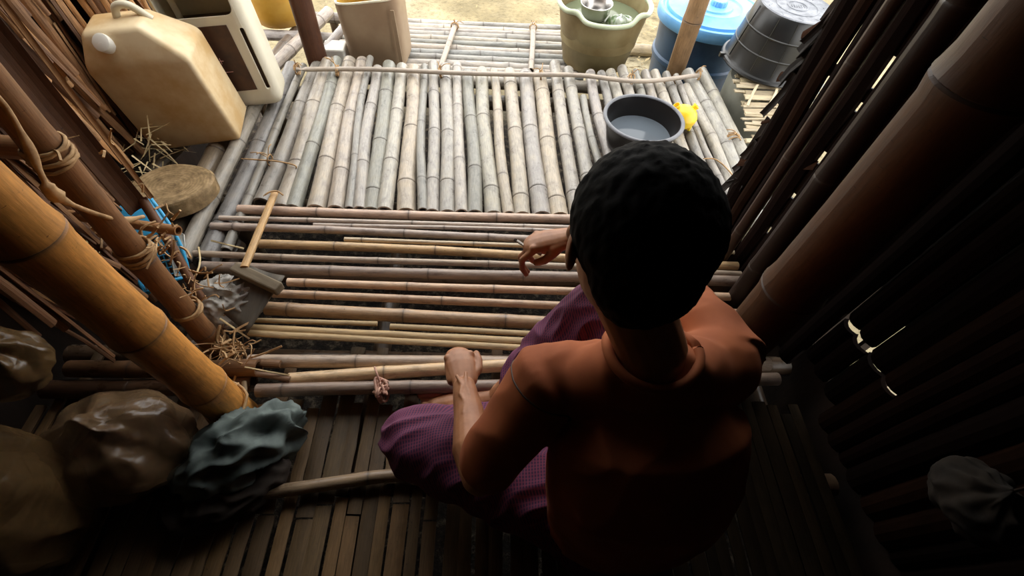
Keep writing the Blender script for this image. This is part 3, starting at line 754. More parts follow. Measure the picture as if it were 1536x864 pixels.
# blue barrel with light blue lid
M['navy'] = plastic('dark_blue_plastic', lin(38, 62, 92), lin(58, 88, 120), .35)
M['bluelid'] = plastic('light_blue_plastic', lin(86, 158, 222), lin(120, 182, 234), .35)
bl = empty('water_barrel', (1.17, 2.70, GZ), 'dark blue water barrel with a light blue screw lid outside at right', 'barrel')
v, f = lathe([(0, 0), (.21, 0), (.225, .015), (.235, .12), (.245, .13), (.245, .15), (.238, .16), (.25, .32), (.262, .33), (.262, .35), (.252, .36), (.262, .5), (.268, .54)], 64); child_local(mk('body', v, f, M['navy']), bl)
v, f = lathe([(.27, .53), (.288, .53), (.292, .54), (.292, .575), (.286, .585), (.272, .587), (.262, .575), (.25, .575), (.244, .59), (.16, .597), (.15, .604), (.142, .597), (.10, .597), (.095, .605), (.0001, .606)], 72); child_local(mk('lid', v, f, M['bluelid']), bl)
v, f = lathe([(0, .63), (.036, .63), (.040, .625), (.040, .60)], 40, lambda t, r, z, i: ((r+.003*(1 if int(t*20/PI) % 2 else 0)*(r > .03))*math.cos(t)+.02, (r+.003*(1 if int(t*20/PI) % 2 else 0)*(r > .03))*math.sin(t)+.0, z)); child_local(mk('screw_plug', v, f, M['bluelid']), bl)

# grey drum with basket on top
M['drum'] = plastic('grey_drum_plastic', lin(120, 122, 112), lin(150, 150, 138), .5)
dr = empty('grey_drum', (1.36, 2.10, GZ), 'grey drum outside at right carrying the bundle of splits and the black basket', 'drum')
v, f = lathe([(0, 0), (.22, 0), (.235, .02), (.235, .5), (.228, .52), (0.0001, .52)], 48); child_local(mk('body', v, f, M['drum']), dr)
M['blackplastic'] = plastic('black_plastic', lin(30, 31, 32), lin(42, 43, 43), .3)
M['greydusty'] = plastic('dusty_grey_base', lin(112, 116, 124), lin(140, 144, 152), .6, scale=25)
bk = empty('black_tub', (1.31, 2.20, .065), 'black plastic tub turned upside down on the grey drum outside at right', 'tub')
v, f = lathe([(.215, .004), (.232, 0), (.236, .006), (.232, .014), (.222, .018), (.216, .03), (.206, .095), (.2085, .0975), (.2085, .1015), (.2045, .104), (.194, .175), (.1965, .1775), (.1965, .1815), (.1925, .184), (.178, .262), (.172, .27)], 72); child_local(mk('body', v, f, M['blackplastic']), bk)
v, f = lathe([(.172, .27), (.166, .2735), (.160, .27), (.1, .268), (.098, .271), (.092, .271), (.09, .268), (.05, .268), (.048, .271), (.044, .271), (.042, .268), (.0001, .268)], 64); child_local(mk('base', v, f, M['greydusty']), bk)
rv = []
for a in (1.4*PI, 1.25*PI, 1.62*PI, .2, 1.0, 2.2, 3.2): rv.append(tube([V((.218*math.cos(a), .218*math.sin(a), .03)), V((.181*math.cos(a), .181*math.sin(a), .262))], .0018, 5))
for v, f in rv: child_local(mk('mould_line', v, f, M['blackplastic']), bk)
v, f = join(boxv(-.015, .015, -.008, .008, 0, .02)); o = mk('lug', v, f, M['blackplastic'], None, False); o.location = (-.235, .02, .0); child_local(o, bk)
# raised marks on the base
mv = []
for k in range(10):
    a = k*PI/5; 
    mv.append(tube([V((.125*math.cos(a), .125*math.sin(a), .269)), V((.145*math.cos(a+.12), .145*math.sin(a+.12), .269))], .0025, 5))
for k in range(6): mv.append(tube([V((-.03+k*.012, -.01, .269)), V((-.026+k*.012, .012, .269))], .002, 5))
v, f = join(*mv); o = child_local(mk('base_marking', v, f, M['greydusty']), bk); tag(o, kind='stuff')
bk.rotation_euler = (math.radians(1), math.radians(2), 0); bk.scale = (.95, .95, .95)
# bundle of split bamboo
sb = empty('split_bundle', (1.24, 1.83, .03), 'bundle of pale split bamboo pieces tied with strips, in front of the black tub', 'bundle')
for k in range(26):
    t = k/25; y = 2.10-.42*t; z = .05-.02*t*2*t+rnd.uniform(-.008, .008)-(.05*t*t)
    x0 = 1.115+rnd.uniform(-.025, .03)+.0*t; x1 = x0+rnd.uniform(.26, .42)
    slat('split_piece', (x0, y+rnd.uniform(-.015, .015), z+rnd.uniform(-.005, .01)), (x1, y+rnd.uniform(-.03, .03), z+rnd.uniform(-.01, .015)), rnd.uniform(.012, .032), .005, vary(rnd.choice([lin(178, 164, 136), lin(150, 138, 112), lin(192, 180, 154)]), .06), sb, seg=3, tilt=rnd.uniform(-.4, .4))
for (x, y) in ((1.16, 1.93), (1.2, 1.76), (1.19, 1.68), (1.26, 1.93), (1.33, 1.93)):
    a_ = V((x-.03, y-.05, .03)); b_ = V((x+.04, y+.07, .062))
    slat('tie_strip', a_, b_, .012, .003, lin(220, 206, 176), sb, seg=3, tilt=rnd.uniform(-.6, .6))
tp = at(1185, 165, .04)
for k in range(3):
    slat('tie_strip', tp+V((.0, .05, .02)), tp+V((-.05+.045*k, -.05, .015)), .018, .003, lin(226, 214, 186), sb, seg=3, tilt=rnd.uniform(-.4, .4))
# small log on the sand
A = at(942, 74, GZ+.04); B = at(992, 77, GZ+.04)
e = empty('log_piece', A, 'grey log lying on the sand behind the water tub', 'log'); bamboo('trunk', A-(B-A)*.3, B+(B-A)*.2, .04, lin(150, 136, 110), e, hollow=False, step=2)

# ---- black wash basin on the deck
M['basin'] = plastic('black_basin_plastic', lin(24, 22, 22), lin(34, 31, 30), .28)
M['greyrim'] = plastic('highlight_grey_rim', lin(96, 98, 104), lin(116, 118, 124), .35)  # grey colour stands in for the highlight along the black rim
bs = empty('wash_basin', (.588, 1.62, .0), 'round black plastic wash basin holding cloudy water, standing on the deck', 'basin')
v, f = lathe([(0, 0), (.115, 0), (.125, .006), (.15, .115), (.152, .12)], 72); child_local(mk('body', v, f, M['basin']), bs)
v, f = lathe([(.147, .12), (.121, .012), (.0001, .01)], 72); child_local(mk('inside', v, f, M['basin']), bs)
v, f = lathe([(.147, .12)]+[(.154+.008*math.cos(a), .121+.006*math.sin(a)) for a in [PI-k*PI/6 for k in range(11)]], 72); child_local(mk('rim', v, f, M['greyrim']), bs)
m, nt, b = newmat('cloudy_water'); b.inputs['Base Color'].default_value = lin(96, 104, 112); b.inputs['Roughness'].default_value = .06; b.inputs['IOR'].default_value = 1.33; M['cloudy'] = m
v, f = lathe([(.0001, .045), (.1285, .045)], 48); child_local(mk('water', v, f, M['cloudy']), bs)

# ---- yellow plastic pot
m, nt, b = newmat('bright_yellow_plastic'); b.inputs['Base Color'].default_value = lin(240, 205, 50); b.inputs['Roughness'].default_value = .35; b.inputs['Subsurface Weight'].default_value = .2; M['yellow'] = m
m, nt, b = newmat('olive_yellow_inside'); b.inputs['Base Color'].default_value = lin(170, 150, 20); b.inputs['Roughness'].default_value = .5; M['yellowin'] = m
yp = empty('yellow_piggy_pot', (.805, 1.755, .0), 'small bright yellow plastic pot with two ear-like spouts, beside the black basin', 'pot')
v, f = lathe([(.0001, .092), (.02, .090), (.036, .081), (.047, .066), (.053, .05), (.0545, .044), (.053, .04), (.052, .03), (.047, .016), (.036, .006), (.02, .004), (.0001, .004)], 40, lambda t, r, z, i: (r*1.08*math.cos(t), r*math.sin(t), z)); child_local(mk('body', v, f, M['yellow']), yp)
for sx in (-1, 1):
    v, f = lathe([(.010, 0), (.013, .015), (.015, .024), (.013, .024), (.009, .012)], 16); v, f = put((v, f), V((sx*.03, .012, .07)), Matrix.Rotation(sx*.6, 3, 'Y'))
    child_local(mk('ear', v, f, M['yellow']), yp)
    v, f = lathe([(.0001, .012), (.0105, .013)], 16); v, f = put((v, f), V((sx*.03, .012, .07)), Matrix.Rotation(sx*.6, 3, 'Y')); child_local(mk('ear_hole', v, f, M['yellowin']), yp)
for (x, y) in ((-.03, -.03), (.03, -.03), (-.03, .03), (.03, .03)):
    v, f = lathe([(0, 0), (.007, 0), (.009, .012), (.009, .022)], 12); v, f = put((v, f), V((x, y, 0))); child_local(mk('foot', v, f, M['yellow']), yp)

# ---- chopping board (slice of trunk)
m, nt, b = newmat('worn_chopping_wood')
gm = nt.nodes.new('ShaderNodeTexCoord'); wv = N(nt, 'ShaderNodeTexWave', wave_type='RINGS', rings_direction='Z'); wv.inputs['Scale'].default_value = 28; wv.inputs['Distortion'].default_value = 3
nt.links.new(gm.outputs['Object'], wv.inputs['Vector']); nn = noisen(nt, mapped(nt, 'Object', (1, 1, 1)), 30, 5, .65)
c = mixc(nt, .12, ramp(nt, nn, [(.3, lin(96, 76, 48)), (.5, lin(136, 112, 76)), (.7, lin(168, 142, 104))]), wv.outputs['Color'], 'OVERLAY')
nt.links.new(c, b.inputs['Base Color']); b.inputs['Roughness'].default_value = .75; bump(nt, b, nn, .5, .004); M['chop'] = m
cb_ = empty('chopping_block', (-1.085, 1.20, .015), 'round thick wooden chopping block made from a trunk slice, beside the jerrycan', 'chopping board')
irr = lambda t, r, z, i: (r*(1+.05*math.sin(2*t+1)+.03*math.sin(3*t))*math.cos(t), r*(1+.04*math.sin(3*t+2))*math.sin(t), z)
v, f = lathe([(.0001, .0), (.118, .0), (.124, .005), (.125, .052), (.119, .06), (.11, .062), (.06, .056), (.0001, .053)], 56, irr); child_local(mk('slice', v, f, M['chop']), cb_)
cb_.rotation_euler = (math.radians(-6), math.radians(2), .3)

# ---- blue plastic basket piece with lattice
m, nt, b = newmat('bright_blue_plastic'); b.inputs['Base Color'].default_value = lin(60, 165, 215); b.inputs['Roughness'].default_value = .35; M['blue'] = m
bb = empty('blue_basket', at(262, 385, 0), 'bright blue lattice plastic basket wedged upright behind the left uprights', 'basket')
# curved leaning panel in the vertical direction; built as bars
P0 = at(284, 414, .0); P1 = at(226, 298, .17)
ax = (P1-P0); side = V((-.10, -.07, .0))
def bp(u, v_):
    return P0 + ax*v_ + side*u + V((.02*math.sin(v_*PI)*(1-u), 0, .01*math.sin(u*PI)))
bars = []
for k in range(12):
    u = k/11; bars.append(tube([bp(u, v_/8) for v_ in range(0, 7)], .0022, 5))
for k in range(10):
    v_ = k/9*.75; bars.append(tube([bp(u/6, v_) for u in range(7)], .0022, 5))
v, f = join(*bars); mk('lattice', v, f, M['blue'], bb)
v, f = join(tube([bp(0, k/10) for k in range(11)], .006, 8), tube([bp(1, k/10) for k in range(11)], .006, 8), tube([bp(k/6, 0) for k in range(7)], .006, 8))
mk('frame', v, f, M['blue'], bb)
fv = [bp(u/6, .55+.45*k/6) for k in range(7) for u in range(7)]; ff = [(k*7+u, k*7+u+1, k*7+u+8, k*7+u+7) for k in range(6) for u in range(6)]
o = mk('handle_panel', fv, ff, M['blue'], bb); bake(o, [('SOLIDIFY', dict(thickness=.004))])
# translucent lid leaning behind it
M['clearlid'] = noisy('cloudy_clear_plastic', lin(150, 150, 142), lin(176, 176, 168), 5, .25, 0, Transmission_Weight=.3)
ld = empty('plastic_sheet', at(280, 400, 0), 'cloudy clear rectangular plastic sheet with a pale rim, beside the blue basket', 'sheet')
q = [at(281, 414, .0), at(275, 352, .06), at(263, 345, .10), at(250, 356, .12), at(262, 414, .02)]
cq = [p.copy() for p in q]
v = [p for p in cq]+[p+V((-.004, .004, 0)) for p in cq]; f = [(0, 1, 2, 3, 4), (9, 8, 7, 6, 5)]+[(i, (i+5), (i+1) % 5+5, (i+1) % 5) for i in range(5)]
mk('sheet', v, f, M['clearlid'], ld, False)
v, f = tube([cq[0], cq[1], cq[2], cq[3]], .0035, 6); mk('rim', v, f, M['white'], ld)

# ---- flat scoop: wooden head, metal sheet, split bamboo handle
m_wood = noisy('grey_weathered_wood', lin(96, 84, 66), lin(136, 122, 100), 12, .8, .5, .002, sc3=(.3, 2, 2))
m_sheet = noisy('dull_grey_sheet', lin(62, 56, 48), lin(92, 84, 72), 8, .6, .4, .002, sc3=(3, .3, 1))
scp = empty('hand_scoop', at(385, 440, .0), 'flat grey hand scoop with wooden head bar and split bamboo handle', 'scoop')
q = [at(352, 398, .045), at(428, 432, .045), at(372, 500, .012), at(333, 470, .02)]
q = [at(368, 398, .05), at(430, 418, .05), at(374, 503, .01), at(325, 462, .018)]
nn_ = 8; fv = []; ff = []
for j in range(nn_+1):
    for i in range(nn_+1):
        u, w_ = i/nn_, j/nn_; p = (q[0]*(1-u)+q[1]*u)*(1-w_)+(q[3]*(1-u)+q[2]*u)*w_; p.z += -.012*math.sin(u*PI)*(1-.3*w_)+.012; fv.append(p)
ff = [(j*(nn_+1)+i, j*(nn_+1)+i+1, (j+1)*(nn_+1)+i+1, (j+1)*(nn_+1)+i) for j in range(nn_) for i in range(nn_)]
o = mk('blade', fv, ff, m_sheet, scp); bake(o, [('SOLIDIFY', dict(thickness=.004))])
A = at(352, 402, .068); B = at(420, 434, .068); x_, y_, d_ = frame(B-A)
o = from_bm('head_bar', rbox(((B-A).length, .034, .03), .005, 2), m_wood, None); o.location = A.lerp(B, .5); o.rotation_euler = Matrix((d_, V((0, 0, 1)).cross(d_).normalized(), V((0, 0, 1)))).transposed().to_euler(); adopt(o, scp)
hd = slat('handle', at(366, 400, .085), at(412, 288, .03), .022, .008, lin(196, 160, 112), scp, arch=.3, seg=6, wob=.0005)
v, f = tube(spline([at(395, 294, .045), at(405, 288, .05), at(416, 287, .045), at(425, 293, .03)], 4), .003, 5); mk('binding', v, f, M['twine'], scp)

# ================================================================== BAGS AND CLOTH
def translucent(name, c, alpha, rough=.25):
    m = bpy.data.materials.new(name); m.use_nodes = True; nt = m.node_tree; b = nt.nodes['Principled BSDF']
    out = nt.nodes['Material Output']
    nz = noisen(nt, mapped(nt, 'Object', (1, 1, 1)), 11, 3, .5); n5 = nt.nodes.new('ShaderNodeTexVoronoi'); n5.feature = 'DISTANCE_TO_EDGE'; n5.inputs['Scale'].default_value = 22
    nt.links.new(mapped(nt, 'Object', (1, .6, 1)), n5.inputs['Vector'])
    b.inputs['Base Color'].default_value = c; b.inputs['Roughness'].default_value = rough
    bump(nt, b, mathn(nt, 'ADD', nz, mathn(nt, 'MULTIPLY', n5.outputs[0], .8)), .9, .012)
    tr = nt.nodes.new('ShaderNodeBsdfTransparent'); mx = nt.nodes.new('ShaderNodeMixShader'); mx.inputs[0].default_value = alpha
    nt.links.new(tr.outputs[0], mx.inputs[1]); nt.links.new(b.outputs[0], mx.inputs[2]); nt.links.new(mx.outputs[0], out.inputs[0])
    return m
M['bag'] = translucent('cloudy_plastic_film', lin(120, 96, 70), .7)
M['bag2'] = translucent('yellowed_plastic_film', lin(96, 74, 46), .8)
M['rice'] = noisy('brown_contents', lin(84, 60, 40), lin(120, 88, 58), 30, .8)
def crumple(c, s, amp=.02, seed=0, knot=None, res=(84, 52), fr=4, yaw=0, hf=.18):
    verts = []; faces = []; nu, nv = res
    for j in range(nv+1):
        ph = PI*j/nv
        for i in range(nu):
            th = 2*PI*i/nu; n = V((math.cos(th)*math.sin(ph), math.sin(th)*math.sin(ph), math.cos(ph)))
            r = 1.0; q = n*fr*.4+V((seed*3.1, seed, 0))
            rd = 1-abs(noise.noise(q))*2; rd2 = 1-abs(noise.noise(q*2.3+V((5, 1, 2))))*2
            p = V((n.x*s[0], n.y*s[1], n.z*s[2]))
            p += n*(amp*(rd*1.1+rd2*hf))
            if knot:
                k = max(0, n.z)**3; p.x *= 1-.55*k; p.y *= 1-.55*k; p += n*amp*.5*math.sin(th*9+seed)*min(1, k*3)*(1-k)
                if n.z > .93: p.z += s[2]*.25*(n.z-.93)/.07
            if p.z < -s[2]*.8: p.z = -s[2]*.8+ (p.z+s[2]*.8)*.1
            if yaw: p = Matrix.Rotation(yaw, 3, 'Z')@p
            verts.append(V(c)+p)
    for j in range(nv):
        for i in range(nu):
            i2 = (i+1) % nu; faces.append((j*nu+i, (j+1)*nu+i, (j+1)*nu+i2, j*nu+i2))
    return verts, faces
bg = empty('plastic_bag', (-.845, .35, -.07), 'knotted cloudy plastic bag on the floor below the thick orange post', 'bag')
v, f = crumple((-.86, .345, .05), (.145, .12, .13), .014, 3, True); mk('film', v, f, M['bag'], bg)
v, f = crumple((-.86, .345, .0), (.11, .085, .075), .01, 5); mk('contents', v, f, M['rice'], bg)
bg2 = empty('plastic_bag', (-.93, .16, -.07), 'tall yellowed plastic bag at the left edge, lower left of the knotted bag', 'bag')
v, f = crumple((-.985, .19, .17), (.12, .13, .28), .014, 8); mk('film', v, f, M['bag2'], bg2)
v, f = crumple((-.985, .19, .1), (.095, .105, .19), .01, 2); mk('contents', v, f, M['rice'], bg2)
bg3 = empty('plastic_bag', (-.96, .42, .2), 'grey-brown bulging bag hanging at the left edge beneath the orange post', 'bag')
v, f = crumple((-.93, .40, .36), (.085, .06, .07), .012, 11, True); mk('film', v, f, M['bag2'], bg3)
v, f = tube(spline([(-.93, .40, .43), (-.92, .42, .6), (-.9, .45, .9), (-.9, .46, 1.6)], 5), .003, 5); mk('string', v, f, M['twine'], bg3)
# grey-teal cloth
M['cloth'] = noisy('grey_green_cloth', lin(74, 84, 82), lin(104, 116, 112), 20, .75, .3, .002)
v, f = crumple((-.605, .355, -.005), (.13, .065, .07), .03, 21, None, (110, 70), 5, .65, .12)
o = tag(mk('crumpled_cloth', v, f, M['cloth']), 'crumpled grey-green tarpaulin cloth at the foot of the thick orange post', 'cloth')
M['darkcloth'] = noisy('dark_brown_cloth', lin(40, 32, 26), lin(58, 46, 38), 20, .85, .3, .002)
v, f = crumple((-.63, .265, -.04), (.13, .06, .035), .02, 25, None, (80, 50), 5, .5, .12)
tag(mk('dark_cloth', v, f, M['darkcloth']), 'dark brown cloth heap lying nearer than the grey-green cloth on the slats', 'cloth')
# clear film under the left uprights
v, f = crumple((-.79, .79, .0), (.095, .075, .04), .016, 31, None, (96, 60), 7, 0, .3)
tag(mk('clear_film', v, f, translucent('crinkled_clear_film', lin(190, 186, 178), .55, .12)), 'crinkled clear plastic film between the slim uprights and the scoop', 'film')
# bundle hanging in the dark at the right
hb = empty('hanging_sack', (.78, .17, .3), 'dim brown sack hanging in the dark at the right edge by the wall', 'sack')
v, f = crumple((.79, .155, .43), (.05, .06, .045), .01, 41, True); mk('cloth', v, f, noisy('dark_sacking', lin(24, 18, 11), lin(40, 30, 18), 20, .9), hb)  # sacking colour darkened to suit the dim right side
v, f = tube([(.79, .155, .47), (.79, .16, roofz(.16)-.01)], .0025, 5); mk('string', v, f, M['darkwood'], hb)

# ================================================================== THE SEATED MAN
man = empty('person', (.27, .25, -.07), 'seated barefoot person seen from behind, orange-brown t-shirt, purple checked sarong, holding a cigarette', 'person')
def limb(pts, rad, seg=20, flat=1.0, axis=None):
    """closed tapered tube with rounded ends; rad list; flat: second radius factor list or number"""
    pts = [V(p) for p in pts]; n = len(pts)
    P = []; Rr = []
    d0 = (pts[0]-pts[1]).normalized(); d1 = (pts[-1]-pts[-2]).normalized()
    for k in (1, .92, .7, .38): P.append(pts[0]+d0*rad[0]*k); Rr.append(rad[0]*math.sqrt(max(0, 1-k*k))+.0002)
    P += pts; Rr += list(rad)
    for k in (.38, .7, .92, 1): P.append(pts[-1]+d1*rad[-1]*k); Rr.append(rad[-1]*math.sqrt(max(0, 1-k*k))+.0002)
    verts = []; faces = []; px_ = V(axis).normalized() if axis is not None else None
    for i in range(len(P)):
        d = (P[min(i+1, len(P)-1)]-P[max(i-1, 0)]).normalized()
        if px_ is None: x, y, _ = frame(d)
        else:
            x = px_-px_.dot(d)*d; x = x.normalized() if x.length > 1e-4 else frame(d)[0]; y = d.cross(x)
        if axis is None: px_ = x
        for k in range(seg):
            an = 2*PI*k/seg; verts.append(P[i]+x*math.cos(an)*Rr[i]+y*math.sin(an)*Rr[i]*flat)
    for i in range(len(P)-1):
        for k in range(seg):
            k2 = (k+1) % seg; faces.append((i*seg+k, i*seg+k2, (i+1)*seg+k2, (i+1)*seg+k))
    faces.append(tuple(range(seg-1, -1, -1))); faces.append(tuple((len(P)-1)*seg+k for k in range(seg)))
    return verts, faces
def ell(c, s, rot=None, seg=24):
    verts = []; faces = []; nv = seg//2
    rot = rot or Matrix.Identity(3)
    prof = [(math.sin(PI*j/nv) if 0 < j < nv else .001, -math.cos(PI*j/nv)) for j in range(nv+1)]
    v, f = lathe(prof, seg); f.append(tuple(range(seg-1, -1, -1))); f.append(tuple(nv*seg+k for k in range(seg)))
    return [V(c)+rot@V((p.x*s[0], p.y*s[1], p.z*s[2])) for p in v], f
def hand(wrist, d, dorsal, thumbside, curls, thumb, sc_=1.0):
    d = V(d).normalized(); z = V(dorsal); z = (z-z.dot(d)*d).normalized(); x = d.cross(z).normalized()
    if x.dot(V(thumbside)) < 0: x = -x
    T = lambda p: V(wrist)+(x*p[0]+d*p[1]+z*p[2])*sc_
    out = []
    def L(pts, rad, flat=1, ax=None): out.append(limb([T(p) for p in pts], [r*sc_ for r in rad], 14, flat, ax))
    L([(0, -.03, 0), (0, 0, 0), (.001, .03, 0), (.001, .06, .001), (0, .080, .0)], [.025, .026, .033, .037, .036], .5, x)
    L([(.022, .015, -.008), (.03, .04, -.008)], [.014, .013])       # thumb mound
    L([(-.024, .02, -.008), (-.027, .06, -.006)], [.013, .011])
    bx = [.0285, .0095, -.0095, -.0275]; ln = [(.044, .026, .020), (.048, .029, .021), (.044, .027, .020), (.035, .021, .018)]
    by = [.083, .087, .084, .077]
    for i in range(4):
        p = V((bx[i]*.8, .055, .002)); pts = [p]; q = V((bx[i], by[i], .001)); pts.append(q); ang = 0
        for k in range(3):
            ang += curls[i][k]; dirv = V((bx[i]*.25*(1 if ang < .6 else 0), math.cos(ang), -math.sin(ang))).normalized()
            q = q+dirv*ln[i][k]; pts.append(q)
        r0 = .0088 if i < 3 else .0078
        L(pts, [r0, r0*1.08, r0*.98, r0*.88, r0*.78])
        L([V((bx[i]*.9, by[i]-.012, .005)), V((bx[i], by[i]+.002, .0045))], [.006, .0105])   # knuckle
    L([V(t) for t in thumb], [.012, .0115, .0105, .009])
    return out
fist = [(1.35, 1.5, .9)]*4
# key joints
neck0 = V((.232, .305, .575)); head = V((.168, .362, .795))
shL = V((.10, .325, .505)); elL = V((-.012, .222, .30)); wrL = V((-.052, .408, .262))
shR = V((.405, .345, .515)); elR = V((.36, .60, .42)); wrR = V((.185, .70, .425))
parts = []
# head: cranium, jaw, nose, brow, lips, ears
HR = Matrix.Rotation(math.radians(-20), 3, 'X') @ Matrix.Rotation(math.radians(6), 3, 'Z')
hp = lambda p: head + HR@V(p)
parts.append(ell(hp((0, -.008, .022)), (.074, .093, .085), HR))
parts.append(ell(hp((0, .018, -.035)), (.060, .072, .078), HR))
parts.append(ell(hp((0, .055, -.085)), (.034, .030, .026), HR))
parts.append(limb([hp((0, .088, .005)), hp((0, .102, -.022)), hp((0, .108, -.036))], [.008, .011, .0135], 12))
for s in (-1, 1):
    parts.append(limb([hp((s*.012, .086, .018)), hp((s*.038, .078, .018))], [.009, .008], 10))
    parts.append(ell(hp((s*.044, .066, -.022)), (.022, .018, .018), HR))
    parts.append(ell(hp((s*.029, .081, .001)), (.012, .008, .008), HR))
    parts.append(ell(hp((s*.077, -.004, -.008)), (.007, .015, .026), HR@Matrix.Rotation(s*.35, 3, 'Z')))
    parts.append(ell(hp((s*.078, -.008, -.004)), (.005, .013, .020), HR@Matrix.Rotation(s*.45, 3, 'Z')))
parts.append(limb([hp((-.018, .087, -.062)), hp((0, .093, -.060)), hp((.018, .087, -.062))], [.005, .0065, .005], 10))
parts.append(limb([hp((-.015, .085, -.072)), hp((0, .090, -.073)), hp((.015, .085, -.072))], [.005, .007, .005], 10))
parts.append(limb([neck0-V((0, 0, .05)), neck0+V((-.004, .012, .05)), head+V((.005, -.01, -.07)), head+V((0, 0, -.02))], [.06, .05, .05, .052]))

# torso core, arms
parts.append(limb([(.29, .22, .08), (.285, .2, .25), (.265, .24, .40), (.25, .28, .48)], [.11, .12, .12, .08], 24, .7, (1, 0, 0)))
parts.append(limb([shL+V((.01, 0, -.01)), shL.lerp(elL, .5)+V((-.004, 0, 0)), elL], [.036, .038, .036]))
parts.append(limb([elL, elL.lerp(wrL, .28)+V((-.004, 0, 0)), elL.lerp(wrL, .65), wrL], [.036, .041, .032, .025]))
parts.append(limb([elL+V((.01, -.012, .01)), elL+V((.0, -.02, -.004))], [.02, .017]))
parts.append(limb([shR+V((-.01, 0, -.01)), shR.lerp(elR, .5), elR], [.036, .038, .036]))
parts.append(limb([elR, elR.lerp(wrR, .3), elR.lerp(wrR, .7), wrR], [.036, .04, .031, .025]))
dL = (wrL-elL).normalized()
parts += hand(wrL+dL*.012, dL+V((0, 0, -.05)), (.1, .0, 1), (1, 0, 0), [(1.25, 1.5, .8), (1.3, 1.5, .8), (1.35, 1.5, .8), (1.4, 1.5, .8)], [(.024, .022, -.008), (.043, .046, -.008), (.048, .072, -.006), (.046, .094, -.006)], .92)
dR = (wrR-elR).normalized()
hR0 = wrR+dR*.015
parts += hand(hR0, V((-.85, .0, -.35)), (-.3, .25, 1), (-.1, -1, 0), [(.5, .75, .5), (.55, .85, .5), (.8, 1.0, .6), (.95, 1.1, .6)], [(.02, .02, -.01), (.036, .045, -.018), (.036, .068, -.03), (.03, .09, -.036)], .95)
# tendons and veins of the left forearm
for (u0, u1, off) in ((.35, 1.15, V((.008, .0, .0))), (.5, 1.1, V((-.012, .0, 0)))):
    pts = [elL.lerp(wrL, u0+(u1-u0)*k/5)+off*(1 if k % 2 else .4)+V((0, 0, .036-.012*(u0+(u1-u0)*k/5))) for k in range(6)]
    parts.append(limb(pts, [.0042]*6, 8))
# legs
hipL = V((.19, .22, .07)); knL = V((-.165, .352, .085)); anL = V((.10, .42, .0))
hipR = V((.36, .24, .07)); knR = V((.285, .60, .31)); anR = V((.035, .512, -.012))
parts.append(limb([hipL, hipL.lerp(knL, .5), knL], [.085, .07, .052])); parts.append(limb([knL, knL.lerp(anL, .3), anL], [.05, .048, .03]))
parts.append(limb([hipR, hipR.lerp(knR, .5), knR], [.085, .07, .052])); parts.append(limb([knR, knR.lerp(anR, .3), anR], [.05, .05, .032]))
parts.append(limb([anR+V((.02, .0, -.012)), anR+V((-.06, -.01, -.02)), anR+V((-.14, -.02, -.025)), anR+V((-.175, -.024, -.027))], [.03, .033, .034, .026], 16, .7, (0, 1, 0)))
for k in range(5):
    b0 = anR+V((-.175, -.048+k*.014, -.027)); L_ = [.048, .04, .036, .031, .026][::-1][k] if True else 0
    parts.append(limb([b0, b0+V((-L_, -.003, -.002))], [.0095+(.0015 if k == 4 else 0), .0085+(.0025 if k == 4 else 0)], 10))
parts.append(limb([anL+V((-.02, 0, -.01)), anL+V((.06, -.02, -.02)), anL+V((.13, -.03, -.022))], [.03, .032, .024], 16, .7, (0, 1, 0)))
m, nt, b = newmat('brown_skin'); nz = noisen(nt, mapped(nt, 'Object', (1, 1, 1)), 22, 5, .6)
nt.links.new(ramp(nt, nz, [(.35, lin(160, 106, 72)), (.65, lin(186, 130, 92))]), b.inputs['Base Color']); b.inputs['Roughness'].default_value = .48
b.inputs['Subsurface Weight'].default_value = .08; b.inputs['Subsurface Radius'].default_value = (.02, .008, .004); bump(nt, b, nz, .25, .0015); M['skin'] = m
v, f = join(*parts)
body = mk('body', v, f, M['skin'], man); bake(body, [('REMESH', dict(mode='VOXEL', voxel_size=.0023, use_smooth_shade=True)), ('SMOOTH', dict(factor=.5, iterations=3))])
# eyes (closed lids hidden from here) and hair
m = noisy('black_hair', lin(3, 2, 2), lin(7, 5, 5), 60, .85, .5, .002, sc3=(1, 1, .3), Specular_IOR_Level=.12); M['hair'] = m
hv = [ell(hp((0, -.014, .030)), (.0825, .099, .088), HR, 48), ell(hp((0, -.042, -.018)), (.066, .060, .058), HR, 32), ell(hp((0, -.035, -.055)), (.048, .045, .035), HR, 32)]
v, f = join(*hv); hair = mk('hair', v, f, M['hair'], man)
bake(hair, [('REMESH', dict(mode='VOXEL', voxel_size=.004, use_smooth_shade=True)), ('SMOOTH', dict(factor=.5, iterations=8))])
for q in hair.data.vertices:
    p = q.co; loc = HR.transposed()@(p-head)
    n_ = noise.noise(p*60)*.0022+noise.noise(V((p.x*160, p.y*160, p.z*50)))*.0018; q.co = p+(p-head).normalized()*n_
    if loc.y > .052 and loc.z < .06: q.co = p-(HR@V((0, .03, -.012)))*min(1, (loc.y-.052)/.02)
